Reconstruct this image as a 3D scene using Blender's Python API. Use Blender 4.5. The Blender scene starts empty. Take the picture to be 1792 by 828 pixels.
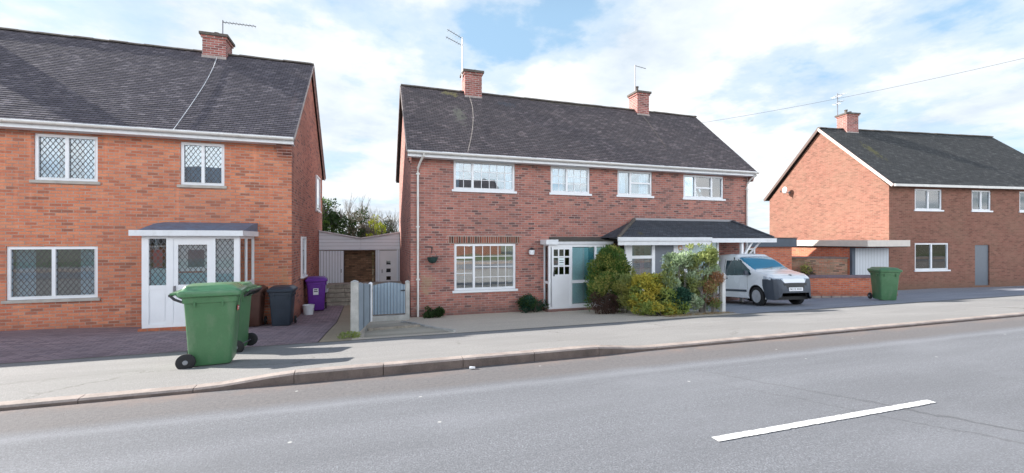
import bpy, bmesh, math, random
from mathutils import Vector, Matrix
R = math.radians
random.seed(7)
sc = bpy.context.scene
COL = sc.collection

# ------------------------------------------------------------------ helpers
WPOS = {}
def wpos(o):
    v = Vector((0, 0, 0))
    while o is not None:
        v = v + WPOS.get(o.name, Vector((0, 0, 0))); o = o.parent
    return v

def smooth(a, b, x):
    t = max(0.0, min(1.0, (x-a)/(b-a))); return t*t*(3-2*t)

class MB:
    """collects faces (with uv in metres); build() links them as ONE mesh object"""
    def __init__(s): s.v = []; s.f = []; s.uv = []; s.mi = []
    def face(s, pts, uv=None, m=0):
        i = len(s.v); s.v += [tuple(p) for p in pts]; s.f.append(tuple(range(i, i+len(pts))))
        if uv is None:
            a = Vector(pts[0]); n = (Vector(pts[1])-a).cross(Vector(pts[2])-a)
            ax, ay, az = abs(n.x), abs(n.y), abs(n.z)
            if az >= ax and az >= ay: uv = [(p[0], p[1]) for p in pts]
            elif ax >= ay: uv = [(p[1], p[2]) for p in pts]
            else: uv = [(p[0], p[2]) for p in pts]
        s.uv += list(uv); s.mi.append(m)
    def hexa(s, b, t, m=0):
        """b, t: 4 bottom and 4 top points, counter-clockwise seen from above"""
        s.face(b[::-1], m=m); s.face(t, m=m)
        for i in range(4):
            j = (i+1) % 4; s.face([b[i], b[j], t[j], t[i]], m=m)
    def box(s, x0, x1, y0, y1, z0, z1, m=0):
        b = [(x0, y0, z0), (x1, y0, z0), (x1, y1, z0), (x0, y1, z0)]
        s.hexa(b, [(p[0], p[1], z1) for p in b], m)
    def bar(s, p, q, w, h=None, up=(0, 0, 1), m=0):
        p = Vector(p); q = Vector(q); d = (q-p).normalized(); h = h or w
        u = Vector(up)
        if abs(d.dot(u)) > .95: u = Vector((1, 0, 0))
        a = d.cross(u).normalized()*(w/2); c = a.cross(d).normalized()*(h/2)
        r0 = [p-a-c, p+a-c, p+a+c, p-a+c]; r1 = [x+(q-p) for x in r0]
        s.face(r0, m=m); s.face(r1[::-1], m=m)
        for i in range(4):
            j = (i+1) % 4; s.face([r0[j], r0[i], r1[i], r1[j]], m=m)
    def tube(s, pts, r, n=8, m=0, cap=True, r1=None):
        pts = [Vector(p) for p in pts]; rings = []
        for k, p in enumerate(pts):
            d = (pts[min(k+1, len(pts)-1)]-pts[max(k-1, 0)]).normalized()
            u = Vector((0, 0, 1)) if abs(d.z) < .95 else Vector((1, 0, 0))
            a = d.cross(u).normalized(); b = a.cross(d).normalized()
            rr = r if r1 is None else r+(r1-r)*k/max(1, len(pts)-1)
            rings.append([p+(a*math.cos(t)+b*math.sin(t))*rr for t in [2*math.pi*i/n for i in range(n)]])
        for k in range(len(rings)-1):
            for i in range(n):
                j = (i+1) % n; s.face([rings[k][i], rings[k+1][i], rings[k+1][j], rings[k][j]], m=m)
        if cap: s.face(rings[0], m=m); s.face(rings[-1][::-1], m=m)
    def loft(s, rings, m=0, cap0=True, cap1=True, closed=True):
        n = len(rings[0])
        for k in range(len(rings)-1):
            for i in range(n if closed else n-1):
                j = (i+1) % n; s.face([rings[k][i], rings[k][j], rings[k+1][j], rings[k+1][i]], m=m)
        if cap0: s.face(list(rings[0])[::-1], m=m)
        if cap1: s.face(rings[-1], m=m)
    def lathe(s, prof, c=(0, 0, 0), n=20, axis='z', m=0):
        rings = []
        for r, h in prof:
            ring = []
            for i in range(n):
                t = 2*math.pi*i/n; a, b = r*math.cos(t), r*math.sin(t)
                p = (a, b, h) if axis == 'z' else ((a, -h, b) if axis == 'y' else (h, a, b))
                ring.append((p[0]+c[0], p[1]+c[1], p[2]+c[2]))
            rings.append(ring)
        s.loft(rings, m)
    def build(s, name, mats, parent=None, smooth_=False, bevel=0, weld=True):
        if not isinstance(mats, (list, tuple)): mats = [mats]
        me = bpy.data.meshes.new(name)
        off = wpos(parent) if parent is not None else Vector((0, 0, 0))
        vs = [(v[0]-off.x, v[1]-off.y, v[2]-off.z) for v in s.v] if off.length > 0 else s.v
        me.from_pydata(vs, [], s.f)
        ul = me.uv_layers.new(name='UVMap')
        flat = [c for p in s.uv for c in p]
        ul.data.foreach_set('uv', flat)
        me.polygons.foreach_set('material_index', s.mi)
        for m in mats: me.materials.append(m)
        if weld or smooth_:
            bm = bmesh.new(); bm.from_mesh(me)
            bmesh.ops.remove_doubles(bm, verts=bm.verts, dist=.0004)
            if smooth_: bmesh.ops.recalc_face_normals(bm, faces=bm.faces)
            bm.to_mesh(me); bm.free()
        if smooth_:
            me.polygons.foreach_set('use_smooth', [True]*len(me.polygons))
            try: me.set_sharp_from_angle(angle=R(38))
            except Exception: pass
        me.update()
        o = bpy.data.objects.new(name, me); COL.objects.link(o)
        if parent is not None: o.parent = parent
        if bevel:
            b = o.modifiers.new('bevel', 'BEVEL'); b.width = bevel; b.segments = 2; b.limit_method = 'ANGLE'
        return o

def boxes(name, mat, parent, bl):
    for b in bl: q_ = MB(); q_.box(*b); q_.build(name, mat, parent)
def tag(o, label=None, cat=None, group=None, kind=None):
    if label: o['label'] = label
    if cat: o['category'] = cat
    if group: o['group'] = group
    if kind: o['kind'] = kind
    return o
def thing(name, label, cat, loc=(0, 0, 0), rz=0, group=None):
    o = bpy.data.objects.new(name, None); COL.objects.link(o)
    o.empty_display_size = .2
    o.location = loc; o.rotation_euler = (0, 0, rz)
    if rz == 0: WPOS[o.name] = Vector(loc)
    return tag(o, label, cat, group)
def copy_tree(o, parent=None):
    c = o.copy(); COL.objects.link(c)
    if parent is not None: c.parent = parent
    for ch in list(o.children): copy_tree(ch, c)
    return c

# ------------------------------------------------------------------ materials
class NT:
    def __init__(s, name):
        s.m = bpy.data.materials.new(name); s.m.use_nodes = True; s.t = s.m.node_tree; s.t.nodes.clear()
        s.out = s.n('ShaderNodeOutputMaterial')
    def n(s, t, **k):
        x = s.t.nodes.new(t)
        for a, b in k.items(): setattr(x, a, b)
        return x
    def l(s, a, b): s.t.links.new(a, b)
    def uv(s): return s.n('ShaderNodeTexCoord').outputs['UV']
    def obj(s): return s.n('ShaderNodeTexCoord').outputs['Object']
    def geo(s): return s.n('ShaderNodeNewGeometry').outputs['Position']
    def mapping(s, v, scale=(1, 1, 1), loc=(0, 0, 0), rot=(0, 0, 0)):
        m = s.n('ShaderNodeMapping'); s.l(v, m.inputs[0]); m.inputs['Scale'].default_value = scale
        m.inputs['Location'].default_value = loc; m.inputs['Rotation'].default_value = rot; return m.outputs[0]
    def noise(s, v, scale, detail=4, rough=.55, out='Fac'):
        x = s.n('ShaderNodeTexNoise'); s.l(v, x.inputs['Vector']); x.inputs['Scale'].default_value = scale
        x.inputs['Detail'].default_value = detail; x.inputs['Roughness'].default_value = rough; return x.outputs[out]
    def ramp(s, v, stops, interp='LINEAR'):
        x = s.n('ShaderNodeValToRGB'); s.l(v, x.inputs[0]); cr = x.color_ramp; cr.interpolation = interp
        while len(cr.elements) < len(stops): cr.elements.new(.5)
        for e, (p, c) in zip(cr.elements, stops):
            e.position = p; e.color = (c, c, c, 1) if isinstance(c, (int, float)) else (*c, 1)
        return x.outputs[0]
    def mix(s, f, a, b, mode='MIX'):
        x = s.n('ShaderNodeMix', data_type='RGBA', blend_type=mode)
        for k_, (inp, val) in enumerate(((x.inputs[0], f), (x.inputs[6], a), (x.inputs[7], b))):
            if isinstance(val, (int, float)):
                inp.default_value = val if k_ == 0 else (val, val, val, 1)
            elif isinstance(val, tuple): inp.default_value = (*val, 1)
            else: s.l(val, inp)
        return x.outputs[2]
    def math(s, op, a, b=0.0, c=None):
        x = s.n('ShaderNodeMath', operation=op)
        for i, v in enumerate((a, b) if c is None else (a, b, c)):
            if isinstance(v, (int, float)): x.inputs[i].default_value = v
            else: s.l(v, x.inputs[i])
        return x.outputs[0]
    def bump(s, h, strength=.3, dist=.01):
        x = s.n('ShaderNodeBump'); s.l(h, x.inputs['Height']); x.inputs['Strength'].default_value = strength
        x.inputs['Distance'].default_value = dist; return x.outputs[0]
    def bsdf(s, col, rough=.7, bump=None, metal=0, spec=.5, coat=0):
        b = s.n('ShaderNodeBsdfPrincipled')
        if isinstance(col, tuple): b.inputs['Base Color'].default_value = (*col, 1)
        else: s.l(col, b.inputs['Base Color'])
        if isinstance(rough, (int, float)): b.inputs['Roughness'].default_value = rough
        else: s.l(rough, b.inputs['Roughness'])
        b.inputs['Metallic'].default_value = metal; b.inputs['Specular IOR Level'].default_value = spec
        b.inputs['Coat Weight'].default_value = coat
        if bump is not None: s.l(bump, b.inputs['Normal'])
        s.l(b.outputs[0], s.out.inputs[0]); return b

def plain(name, col, rough=.6, var=.12, scale=6, metal=0, bumpk=0, dirt=None, coat=0, fine=60):
    """a colour with soft large-scale variation, fine grain and optional dirt"""
    t = NT(name); g = t.obj()
    n1 = t.noise(g, scale, 5); n2 = t.noise(g, fine, 3)
    f = t.math('ADD', t.math('MULTIPLY', n1, .7), t.math('MULTIPLY', n2, .3))
    lo = tuple(c*(1-var*1.6) for c in col); hi = tuple(min(1, c*(1+var)) for c in col)
    c = t.ramp(f, [(.3, lo), (.7, hi)])
    if dirt:
        d = t.ramp(t.noise(t.mapping(g, (3, 3, 1.1)), scale*.8, 6, .65), [(.52, 0.0), (.72, 1.0)])
        c = t.mix(t.math('MULTIPLY', d, dirt[1]), c, dirt[0])
    rg = t.ramp(n1, [(.3, max(0, rough-.08)), (.7, min(1, rough+.08))])
    t.bsdf(c, rg, t.bump(n2, bumpk, .004) if bumpk else None, metal, coat=coat)
    return t.m

def brick(name, tones, mortar, stain=(.10, .08, .06), stain_amt=.35, bw=.225, bh=.075, ms=.010, patch=None, bump=.55):
    t = NT(name); uv = t.uv()
    b = t.n('ShaderNodeTexBrick'); b.offset = .5; b.squash = 1
    wob = t.noise(uv, 9, 2, out='Color')
    w = t.n('ShaderNodeVectorMath', operation='SCALE'); t.l(wob, w.inputs[0]); w.inputs['Scale'].default_value = .008
    ad = t.n('ShaderNodeVectorMath', operation='ADD'); t.l(uv, ad.inputs[0]); t.l(w.outputs[0], ad.inputs[1])
    t.l(ad.outputs[0], b.inputs['Vector'])
    b.inputs['Color1'].default_value = (0, 0, 0, 1); b.inputs['Color2'].default_value = (1, 1, 1, 1); b.inputs['Mortar'].default_value = (.5, .5, .5, 1)
    b.inputs['Scale'].default_value = 1; b.inputs['Mortar Size'].default_value = ms; b.inputs['Mortar Smooth'].default_value = .25
    b.inputs['Bias'].default_value = 0; b.inputs['Brick Width'].default_value = bw; b.inputs['Row Height'].default_value = bh
    n = len(tones)
    col = t.ramp(b.outputs['Color'], [(i/(n-1), c) for i, c in enumerate(tones)])
    fine = t.noise(uv, 45, 4, .7)
    col = t.mix(.55, col, t.ramp(fine, [(.25, .35), (.75, .85)]), 'OVERLAY')
    big = t.noise(uv, .55, 5, .6); med = t.noise(uv, 2.3, 5, .65)
    col = t.mix(t.ramp(med, [(.35, 0.0), (.75, .55)]), col, t.mix(.5, col, tones[-1], 'MULTIPLY'))
    mor = t.ramp(t.noise(uv, 5, 4), [(.3, tuple(c*.6 for c in mortar)), (.7, mortar)])
    col = t.mix(b.outputs['Fac'], col, mor)
    st = t.ramp(t.math('MULTIPLY', big, t.math('ADD', t.noise(uv, 1.1, 6, .7), .5)), [(.38, 0.0), (.68, 1.0)])
    col = t.mix(t.math('MULTIPLY', st, stain_amt), col, stain)
    sv = t.n('ShaderNodeSeparateXYZ'); t.l(uv, sv.inputs[0])
    dv = t.math('ADD', sv.outputs[1], t.math('MULTIPLY', t.noise(t.mapping(uv, (1.5, 1, 1)), 1.6, 6, .7), .7))
    col = t.mix(t.ramp(dv, [(.42, .55), (.78, 0.0)]), col, tuple(c*.75 for c in stain))
    sk = t.noise(t.mapping(uv, (7, .35, 1)), 1.0, 5, .6)
    col = t.mix(t.ramp(sk, [(.56, 0.0), (.74, .35)]), col, tuple(min(1, c*1.25) for c in tones[-2]))
    if patch:   # (u0, v0, ru, rv, colour, amount): a stained or repointed patch with a ragged edge
        for (u0, v0, ru, rv, pc, am) in patch:
            mp = t.mapping(uv, (1/ru, 1/rv, 1), (-u0/ru, -v0/rv, 0))
            ln = t.n('ShaderNodeVectorMath', operation='LENGTH'); t.l(mp, ln.inputs[0])
            f = t.ramp(t.math('ADD', ln.outputs['Value'], t.math('MULTIPLY', t.noise(uv, 3, 6, .7), 1.4)), [(.9, am), (1.9, 0.0)])
            col = t.mix(f, col, pc)
    h = t.math('SUBTRACT', t.math('MULTIPLY', fine, .35), b.outputs['Fac'])
    t.bsdf(col, .9, t.bump(h, bump, .006), spec=.25)
    return t.m

def tiles(name, base, alt, moss=None, streaks=()):
    t = NT(name); uv = t.uv()
    b = t.n('ShaderNodeTexBrick'); b.offset = .5
    t.l(uv, b.inputs['Vector'])
    b.inputs['Color1'].default_value = (0, 0, 0, 1); b.inputs['Color2'].default_value = (1, 1, 1, 1); b.inputs['Mortar'].default_value = (.3, .3, .3, 1)
    b.inputs['Scale'].default_value = 1; b.inputs['Mortar Size'].default_value = .006
    b.inputs['Brick Width'].default_value = .17; b.inputs['Row Height'].default_value = .105
    col = t.ramp(b.outputs['Color'], [(0, tuple(c*.72 for c in base)), (.25, tuple(c*.85 for c in base)), (.6, base), (.85, alt), (1, tuple(min(1, c*1.5) for c in alt))])
    g = t.noise(t.mapping(uv, (.7, 1.1, 1)), 1.3, 6, .65)
    col = t.mix(t.ramp(g, [(.3, 0.0), (.7, .75)]), col, tuple(c*.75 for c in base))
    ln = t.noise(t.mapping(uv, (2.0, 30, 1)), 1.0, 3)
    col = t.mix(t.ramp(ln, [(.52, 0.0), (.75, .5)]), col, tuple(min(1, c*1.8) for c in base))
    lich = t.noise(uv, 14, 6, .7)
    col = t.mix(t.ramp(lich, [(.6, 0.0), (.68, .6)]), col, (.17, .17, .15))
    col = t.mix(b.outputs['Fac'], col, (.02, .018, .018))
    for (u0, v0, ru, rv, pc, am) in streaks:
        mp = t.mapping(uv, (1/ru, 1/rv, 1), (-u0/ru, -v0/rv, 0))
        l_ = t.n('ShaderNodeVectorMath', operation='LENGTH'); t.l(mp, l_.inputs[0])
        f = t.ramp(t.math('ADD', l_.outputs['Value'], t.math('MULTIPLY', t.noise(t.mapping(uv, (2, 1, 1)), 4, 6, .7), 1.5)), [(.9, am), (1.9, 0.0)])
        col = t.mix(f, col, pc)
    t.bsdf(col, .85, t.bump(t.math('SUBTRACT', t.math('MULTIPLY', lich, .5), b.outputs['Fac']), .5, .006), spec=.3)
    return t.m

def asphalt(name, base, warm=0, lines=False, dark=.0, patchy=.25, edge=False):
    t = NT(name); g = t.uv()
    ag = t.noise(g, 75, 3, .85); ag2 = t.noise(g, 24, 4, .75)
    st = t.noise(t.mapping(g, (.18, 1.6, 1)), 1.6, 7, .62)
    big = t.noise(t.mapping(g, (.6, 1, 1)), .8, 6, .6)
    c = t.ramp(ag, [(.30, tuple(x*.42 for x in base)), (.5, base), (.70, tuple(min(1, x*1.75) for x in base))])
    c = t.mix(t.ramp(ag2, [(.38, .6), (.60, 0.0)]), c, tuple(x*.7 for x in base))
    c = t.mix(t.ramp(st, [(.35, .4), (.62, 0.0)]), c, tuple(x*(1-patchy*1.4) for x in base))
    c = t.mix(t.ramp(big, [(.5, 0.0), (.75, .5)]), c, tuple(min(1, x*(1+patchy)) for x in base))
    if edge:
        se = t.n('ShaderNodeSeparateXYZ'); t.l(g, se.inputs[0])
        vo = t.n('ShaderNodeTexVoronoi', feature='DISTANCE_TO_EDGE'); vo.inputs['Scale'].default_value = .55
        wv = t.n('ShaderNodeVectorMath', operation='SCALE'); t.l(t.noise(g, 2.5, 6, .7, out='Color'), wv.inputs[0]); wv.inputs['Scale'].default_value = .45
        av = t.n('ShaderNodeVectorMath', operation='ADD'); t.l(g, av.inputs[0]); t.l(wv.outputs[0], av.inputs[1]); t.l(av.outputs[0], vo.inputs['Vector'])
        cr = t.math('MULTIPLY', t.ramp(vo.outputs['Distance'], [(.003, .55), (.010, 0.0)]), t.ramp(t.noise(g, .6, 3), [(.48, 0.0), (.58, 1.0)]))
        c = t.mix(cr, c, (.09, .08, .07))
        ye_ = t.math('ADD', se.outputs[1], t.math('MULTIPLY', t.math('SUBTRACT', t.noise(g, 3.5, 6, .7), .5), .22))
        c = t.mix(t.ramp(t.math('MULTIPLY', ye_, .1), [(.866, 0.0), (.878, .65)]), c, (.12, .105, .075))
        pt = t.ramp(t.noise(t.mapping(g, (.35, .9, 1)), .9, 3, .4), [(.53, 0.0), (.545, .35)])
        c = t.mix(pt, c, tuple(x*.78 for x in base))
    if lines:
        sx = t.n('ShaderNodeSeparateXYZ'); t.l(g, sx.inputs[0])
        nz = t.noise(g, 1.2, 5, .6); nf = t.noise(g, 9, 5, .7)
        # gutter strip with grit along the kerb
        yy = t.math('ADD', sx.outputs[1], t.math('MULTIPLY', t.math('SUBTRACT', nz, .5), .14))
        gut = t.ramp(t.math('MULTIPLY', yy, .1), [(.436, 0.0), (.452, 1.0)])
        c = t.mix(t.math('MULTIPLY', gut, .75), c, t.ramp(t.noise(g, 26, 5, .75), [(.3, (.10, .092, .092)), (.65, (.175, .16, .155))]))
        red = t.ramp(t.math('MULTIPLY', t.math('ADD', sx.outputs[1], t.math('MULTIPLY', t.math('SUBTRACT', nf, .5), .5)), .1), [(.482, 0.0), (.505, 1.0)])
        c = t.mix(t.math('MULTIPLY', red, t.ramp(nz, [(.4, .0), (.6, .55)])), c, (.25, .18, .15))
        # paler worn strips along the traffic direction
        for y0, w, am in ((4.28, .07, .30), (3.55, .22, .10)):
            d = t.math('ABSOLUTE', t.math('SUBTRACT', yy, y0))
            c = t.mix(t.ramp(d, [(0.0, am), (w*1.6, 0.0)]), c, tuple(min(1, x*1.55) for x in base))
        # old diagonal seams
        for (a, b_, cc, w, am) in ((.86, .51, 5.18, .010, .5), (.84, .545, 4.86, .007, .3)):
            l_ = t.math('ADD', t.math('MULTIPLY', sx.outputs[0], a), t.math('MULTIPLY', sx.outputs[1], b_))
            d = t.math('ABSOLUTE', t.math('SUBTRACT', t.math('ADD', l_, t.math('MULTIPLY', t.math('SUBTRACT', t.noise(g, 2.2, 6, .7), .5), .25)), cc))
            lim = t.ramp(t.math('MULTIPLY', sx.outputs[1], .2), [(.35, am), (.9, 0.0)])
            c = t.mix(t.math('MULTIPLY', t.ramp(d, [(w, 1.0), (w*3.2, 0.0)]), lim), c, (.035, .032, .03))
        sp = t.n('ShaderNodeTexVoronoi'); t.l(t.mapping(g, (1, 1, 1)), sp.inputs['Vector']); sp.inputs['Scale'].default_value = 2.6; sp.inputs['Randomness'].default_value = 1
        c = t.mix(t.ramp(sp.outputs['Distance'], [(.028, .8), (.05, 0.0)]), c, (.5, .5, .48))
        oil = t.ramp(t.noise(t.mapping(g, (1.5, 3, 1)), 3.1, 6, .75), [(.66, 0.0), (.72, .6)])
        c = t.mix(oil, c, (.05, .05, .052))
    h = t.math('ADD', ag, t.math('MULTIPLY', ag2, .5))
    t.bsdf(c, .88, t.bump(h, .8, .006), spec=.3)
    return t.m

def glass(name, tint=(.75, .85, .88), refl=.22, rough=.02, base=None, basef=0.0):
    t = NT(name)
    gl = t.n('ShaderNodeBsdfGlossy'); gl.inputs['Color'].default_value = (1, 1, 1, 1); gl.inputs['Roughness'].default_value = rough
    nz = t.noise(t.obj(), 1.7, 2)
    bm = t.bump(nz, .04, .03); t.l(bm, gl.inputs['Normal'])
    tr = t.n('ShaderNodeBsdfTransparent'); tr.inputs['Color'].default_value = (*tint, 1)
    lw = t.n('ShaderNodeFresnel'); lw.inputs['IOR'].default_value = 1.5
    f = t.math('MAXIMUM', t.math('MULTIPLY', lw.outputs[0], 1.8), refl)
    src = tr.outputs[0]
    if base:
        df = t.n('ShaderNodeBsdfDiffuse'); df.inputs['Color'].default_value = (*base, 1)
        m0 = t.n('ShaderNodeMixShader'); m0.inputs[0].default_value = basef; t.l(src, m0.inputs[1]); t.l(df.outputs[0], m0.inputs[2]); src = m0.outputs[0]
    mx = t.n('ShaderNodeMixShader'); t.l(f, mx.inputs[0]); t.l(src, mx.inputs[1]); t.l(gl.outputs[0], mx.inputs[2])
    t.l(mx.outputs[0], t.out.inputs[0]); return t.m

def leafmat(name, cols, trans=.25, rough=.6, scale=2.2):
    t = NT(name); g = t.geo()
    f = t.math('ADD', t.math('MULTIPLY', t.noise(g, scale, 4), .68), t.math('MULTIPLY', t.noise(g, 38, 2), .32))
    n = len(cols)
    c = t.ramp(f, [(.3+.4*i/(n-1), k) for i, k in enumerate(cols)])
    b = t.bsdf(c, rough, spec=.3)
    tl = t.n('ShaderNodeBsdfTranslucent'); t.l(c, tl.inputs['Color'])
    mx = t.n('ShaderNodeMixShader'); mx.inputs[0].default_value = trans
    t.l(b.outputs[0], mx.inputs[1]); t.l(tl.outputs[0], mx.inputs[2]); t.l(mx.outputs[0], t.out.inputs[0]); return t.m

def boards(name, col, pitch=.1, axis=0, var=.15, gap=.006, dirt=.2):
    """painted boards: grooves every pitch metres across uv axis"""
    t = NT(name); uv = t.uv(); s = t.n('ShaderNodeSeparateXYZ'); t.l(uv, s.inputs[0])
    u = t.math('DIVIDE', s.outputs[axis], pitch); fr = t.math('FRACT', u)
    e = t.math('MINIMUM', fr, t.math('SUBTRACT', 1.0, fr))
    gr = t.ramp(e, [(gap/pitch, 1.0), (gap/pitch*2, 0.0)])
    wn = t.n('ShaderNodeTexWhiteNoise', noise_dimensions='1D'); t.l(t.math('FLOOR', u), wn.inputs['W'])
    c = t.mix(t.math('MULTIPLY', wn.outputs['Value'], var*2), col, tuple(k*.7 for k in col))
    d = t.ramp(t.noise(t.mapping(uv, (6, 1.5, 1) if axis == 0 else (1.5, 6, 1)), 2.2, 6, .65), [(.45, 0.0), (.75, 1.0)])
    c = t.mix(t.math('MULTIPLY', d, dirt), c, tuple(k*.45 for k in col))
    c = t.mix(t.math('MULTIPLY', gr, .8), c, tuple(k*.15 for k in col))
    t.bsdf(c, .6, t.bump(t.math('SUBTRACT', 1.0, gr), .5, .006)); return t.m

M = {}
M['brick_mid'] = brick('brick_red_purple', [(.13, .072, .07), (.27, .115, .10), (.36, .145, .118), (.42, .168, .132), (.45, .19, .15), (.35, .135, .112)],
    (.46, .35, .31), stain=(.17, .12, .11), stain_amt=.3, patch=[(1.55, 1.0, .55, 1.1, (.36, .27, .17), .55), (1.25, .3, .35, .3, (.52, .42, .38), .45), (6.3, 3.6, .8, .25, (.50, .27, .21), .5)])
M['brick_left'] = brick('brick_orange', [(.30, .12, .08), (.47, .155, .09), (.60, .205, .112), (.65, .225, .12), (.68, .26, .145), (.54, .17, .10)],
    (.50, .36, .29), stain=(.32, .15, .11), stain_amt=.32, patch=[(-2.3, 1.2, .4, 1.5, (.40, .22, .11), .4)])
M['brick_right'] = brick('brick_pink', [(.15, .07, .052), (.20, .09, .066), (.235, .105, .078), (.26, .12, .09), (.21, .088, .064)],
    (.30, .18, .14), stain=(.26, .17, .12), stain_amt=.25)
M['brick_wall'] = brick('brick_bright_red', [(.36, .09, .055), (.54, .15, .08), (.60, .19, .10), (.50, .13, .07)], (.46, .32, .26), stain=(.2, .1, .07), stain_amt=.3)
M['brick_old'] = brick('brick_old_mottled', [(.14, .10, .08), (.40, .17, .11), (.46, .23, .16), (.33, .22, .15), (.50, .27, .20)], (.32, .27, .21), stain=(.13, .11, .07), stain_amt=.5)
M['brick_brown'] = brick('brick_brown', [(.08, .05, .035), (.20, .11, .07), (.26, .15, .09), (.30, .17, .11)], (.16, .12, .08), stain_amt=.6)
M['brick_chim'] = brick('brick_chimney', [(.18, .06, .055), (.36, .12, .105), (.42, .15, .125), (.31, .09, .08)], (.58, .50, .47), stain_amt=.35)
M['tile_mid'] = tiles('roof_tiles_plum', (.142, .122, .130), (.185, .152, .156),
    streaks=[(2.75, 4.3, 1.1, .9, (.28, .25, .12), .8), (2.85, 2.6, .7, 2.6, (.24, .24, .19), .6), (4.9, 3.9, 1.4, .9, (.10, .12, .15), .4), (8.0, 4.5, 7.0, .3, (.19, .18, .12), .5), (11.2, 4.3, .55, .7, (.20, .21, .14), .6), (6.1, 4.5, .2, .2, (.30, .2, .06), .8)])
M['tile_left'] = tiles('roof_tiles_slate_blue', (.128, .115, .135), (.175, .155, .170), streaks=[(-2.3, 2.0, .35, 3.0, (.15, .12, .13), .5)])
M['tile_right'] = tiles('roof_tiles_green_grey', (.08, .082, .085), (.10, .10, .10), streaks=[(1.5, 3.0, .8, 3.0, (.15, .14, .06), .7)])
M['tile_porch'] = tiles('porch_tiles_slate', (.075, .085, .105), (.09, .098, .118), streaks=[(8.4, .3, .35, .5, (.11, .10, .04), .7)])
M['ridge'] = plain('ridge_tile', (.115, .095, .085), .85, .35, 4, dirt=((.20, .19, .12), .5))
M['mortar'] = plain('verge_mortar', (.40, .34, .32), .9, .25, 8)
M['white'] = plain('white_upvc', (.80, .81, .84), .35, .03, 3)
M['white_soft'] = plain('white_painted_wood', (.74, .75, .78), .5, .06, 4, dirt=((.45, .44, .42), .25))
M['gutter'] = plain('white_gutter', (.72, .70, .67), .45, .08, 3, dirt=((.35, .32, .28), .35))
M['grey_door'] = plain('grey_door_paint', (.13, .15, .18), .4, .08)
M['slate_fascia'] = plain('blue_grey_lead', (.13, .18, .26), .55, .35, 7, dirt=((.30, .34, .40), .4))
M['grey_fascia'] = plain('grey_felt', (.085, .105, .135), .7, .15, 3)
M['concrete'] = plain('concrete', (.46, .45, .43), .9, .18, 5, bumpk=.4, dirt=((.22, .22, .17), .35))
M['kerb_face'] = plain('kerb_face_shaded_scuffed', (.16, .125, .11), .9, .3, 5, bumpk=.4, dirt=((.08, .065, .06), .6))  # kerb front: shade put into the darker brown, along with dirt and scuffs
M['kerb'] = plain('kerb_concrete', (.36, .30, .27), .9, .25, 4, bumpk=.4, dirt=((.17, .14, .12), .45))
M['stone'] = plain('sill_stone', (.44, .40, .36), .85, .15, 6)
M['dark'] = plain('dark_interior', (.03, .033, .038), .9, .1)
M['room'] = plain('room_plaster', (.30, .29, .27), .9, .08)
M['curtain'] = plain('net_curtain', (.55, .60, .65), .9, .10, 9)
M['curtain_grey'] = plain('grey_curtain', (.22, .25, .29), .9, .2, 9)
M['lace'] = plain('lace_curtain', (.84, .85, .86), .9, .06, 12)
M['orange'] = plain('orange_cloth', (.75, .27, .04), .8, .2, 9)
M['redcloth'] = plain('red_cloth', (.45, .08, .09), .8, .2, 9)
M['teal'] = plain('teal_wall', (.42, .66, .70), .7, .15, 2)
M['tealdark'] = plain('dark_teal_panel', (.10, .30, .36), .6, .3, 1)
M['skyblue'] = plain('pale_blue_wall', (.78, .88, .90), .7, .1, 2)
M['glass'] = glass('window_glass', (.72, .84, .90), .16)
M['glass_porch'] = glass('leaded_porch_glass', (.88, .93, .95), .08)
M['glass_dark'] = glass('dark_glass', (.35, .42, .48), .16)
M['glass_low'] = glass('living_room_glass', (.7, .78, .8), .38)
M['glass_frost'] = glass('frosted_glass', (.6, .75, .78), .15, .2, (.45, .62, .62), .5)
M['glass_van'] = glass('van_glass', (.25, .45, .52), .10, .03, (.02, .22, .36), .78)
M['lead'] = plain('window_lead', (.10, .10, .11), .5, .1)
M['metal'] = plain('grey_metal', (.22, .22, .24), .4, .1, metal=.8)
M['metal_dark'] = plain('dark_metal', (.03, .03, .035), .45, .1)
M['rubber'] = plain('black_rubber', (.018, .018, .02), .75, .2)
M['bin_green'] = plain('green_bin_plastic', (.072, .185, .085), .42, .12, 3, dirt=((.15, .22, .14), .55), bumpk=.12)
M['bin_lid'] = plain('green_lid_plastic', (.075, .20, .095), .30, .10, 3, dirt=((.22, .30, .22), .3))
M['bin_brown'] = plain('brown_bin_plastic', (.085, .038, .028), .5, .15, 3)
M['bin_black'] = plain('charcoal_bin_plastic', (.025, .036, .052), .45, .15, 3)
M['bin_purple'] = plain('purple_bin_plastic', (.12, .025, .26), .42, .15, 3)
M['sticker_red'] = plain('red_sticker', (.60, .07, .05), .4, .1)
M['sticker_white'] = plain('white_sticker', (.75, .75, .78), .4, .05)
M['bucket'] = plain('white_bucket_plastic', (.72, .75, .78), .45, .08, 8)
M['gate'] = boards('blue_grey_boards', (.29, .37, .45), .09, 0, .06)
M['fence'] = boards('fence_boards_blue_grey', (.33, .39, .45), .12, 0, .2, dirt=.4)
M['clad'] = boards('pale_cladding', (.82, .87, .94), .14, 1, .04, gap=.003, dirt=.10)
M['clad_v'] = boards('pale_vertical_boards', (.80, .85, .93), .11, 0, .05, gap=.005, dirt=.15)
M['garage_door'] = boards('white_garage_ribs', (.60, .63, .67), .10, 0, .03, gap=.006, dirt=.1)
M['sleeper'] = plain('weathered_timber', (.34, .30, .25), .9, .35, 5, dirt=((.07, .065, .05), .5), bumpk=.4)
M['road'] = asphalt('road_asphalt', (.192, .198, .215), lines=True)
M['pave'] = asphalt('pavement_asphalt', (.275, .268, .262), patchy=.16, edge=True)
M['drive'] = asphalt('driveway_asphalt', (.31, .32, .36), patchy=.25)
M['garden'] = asphalt('beige_screed', (.62, .535, .44), patchy=.16)
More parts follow.
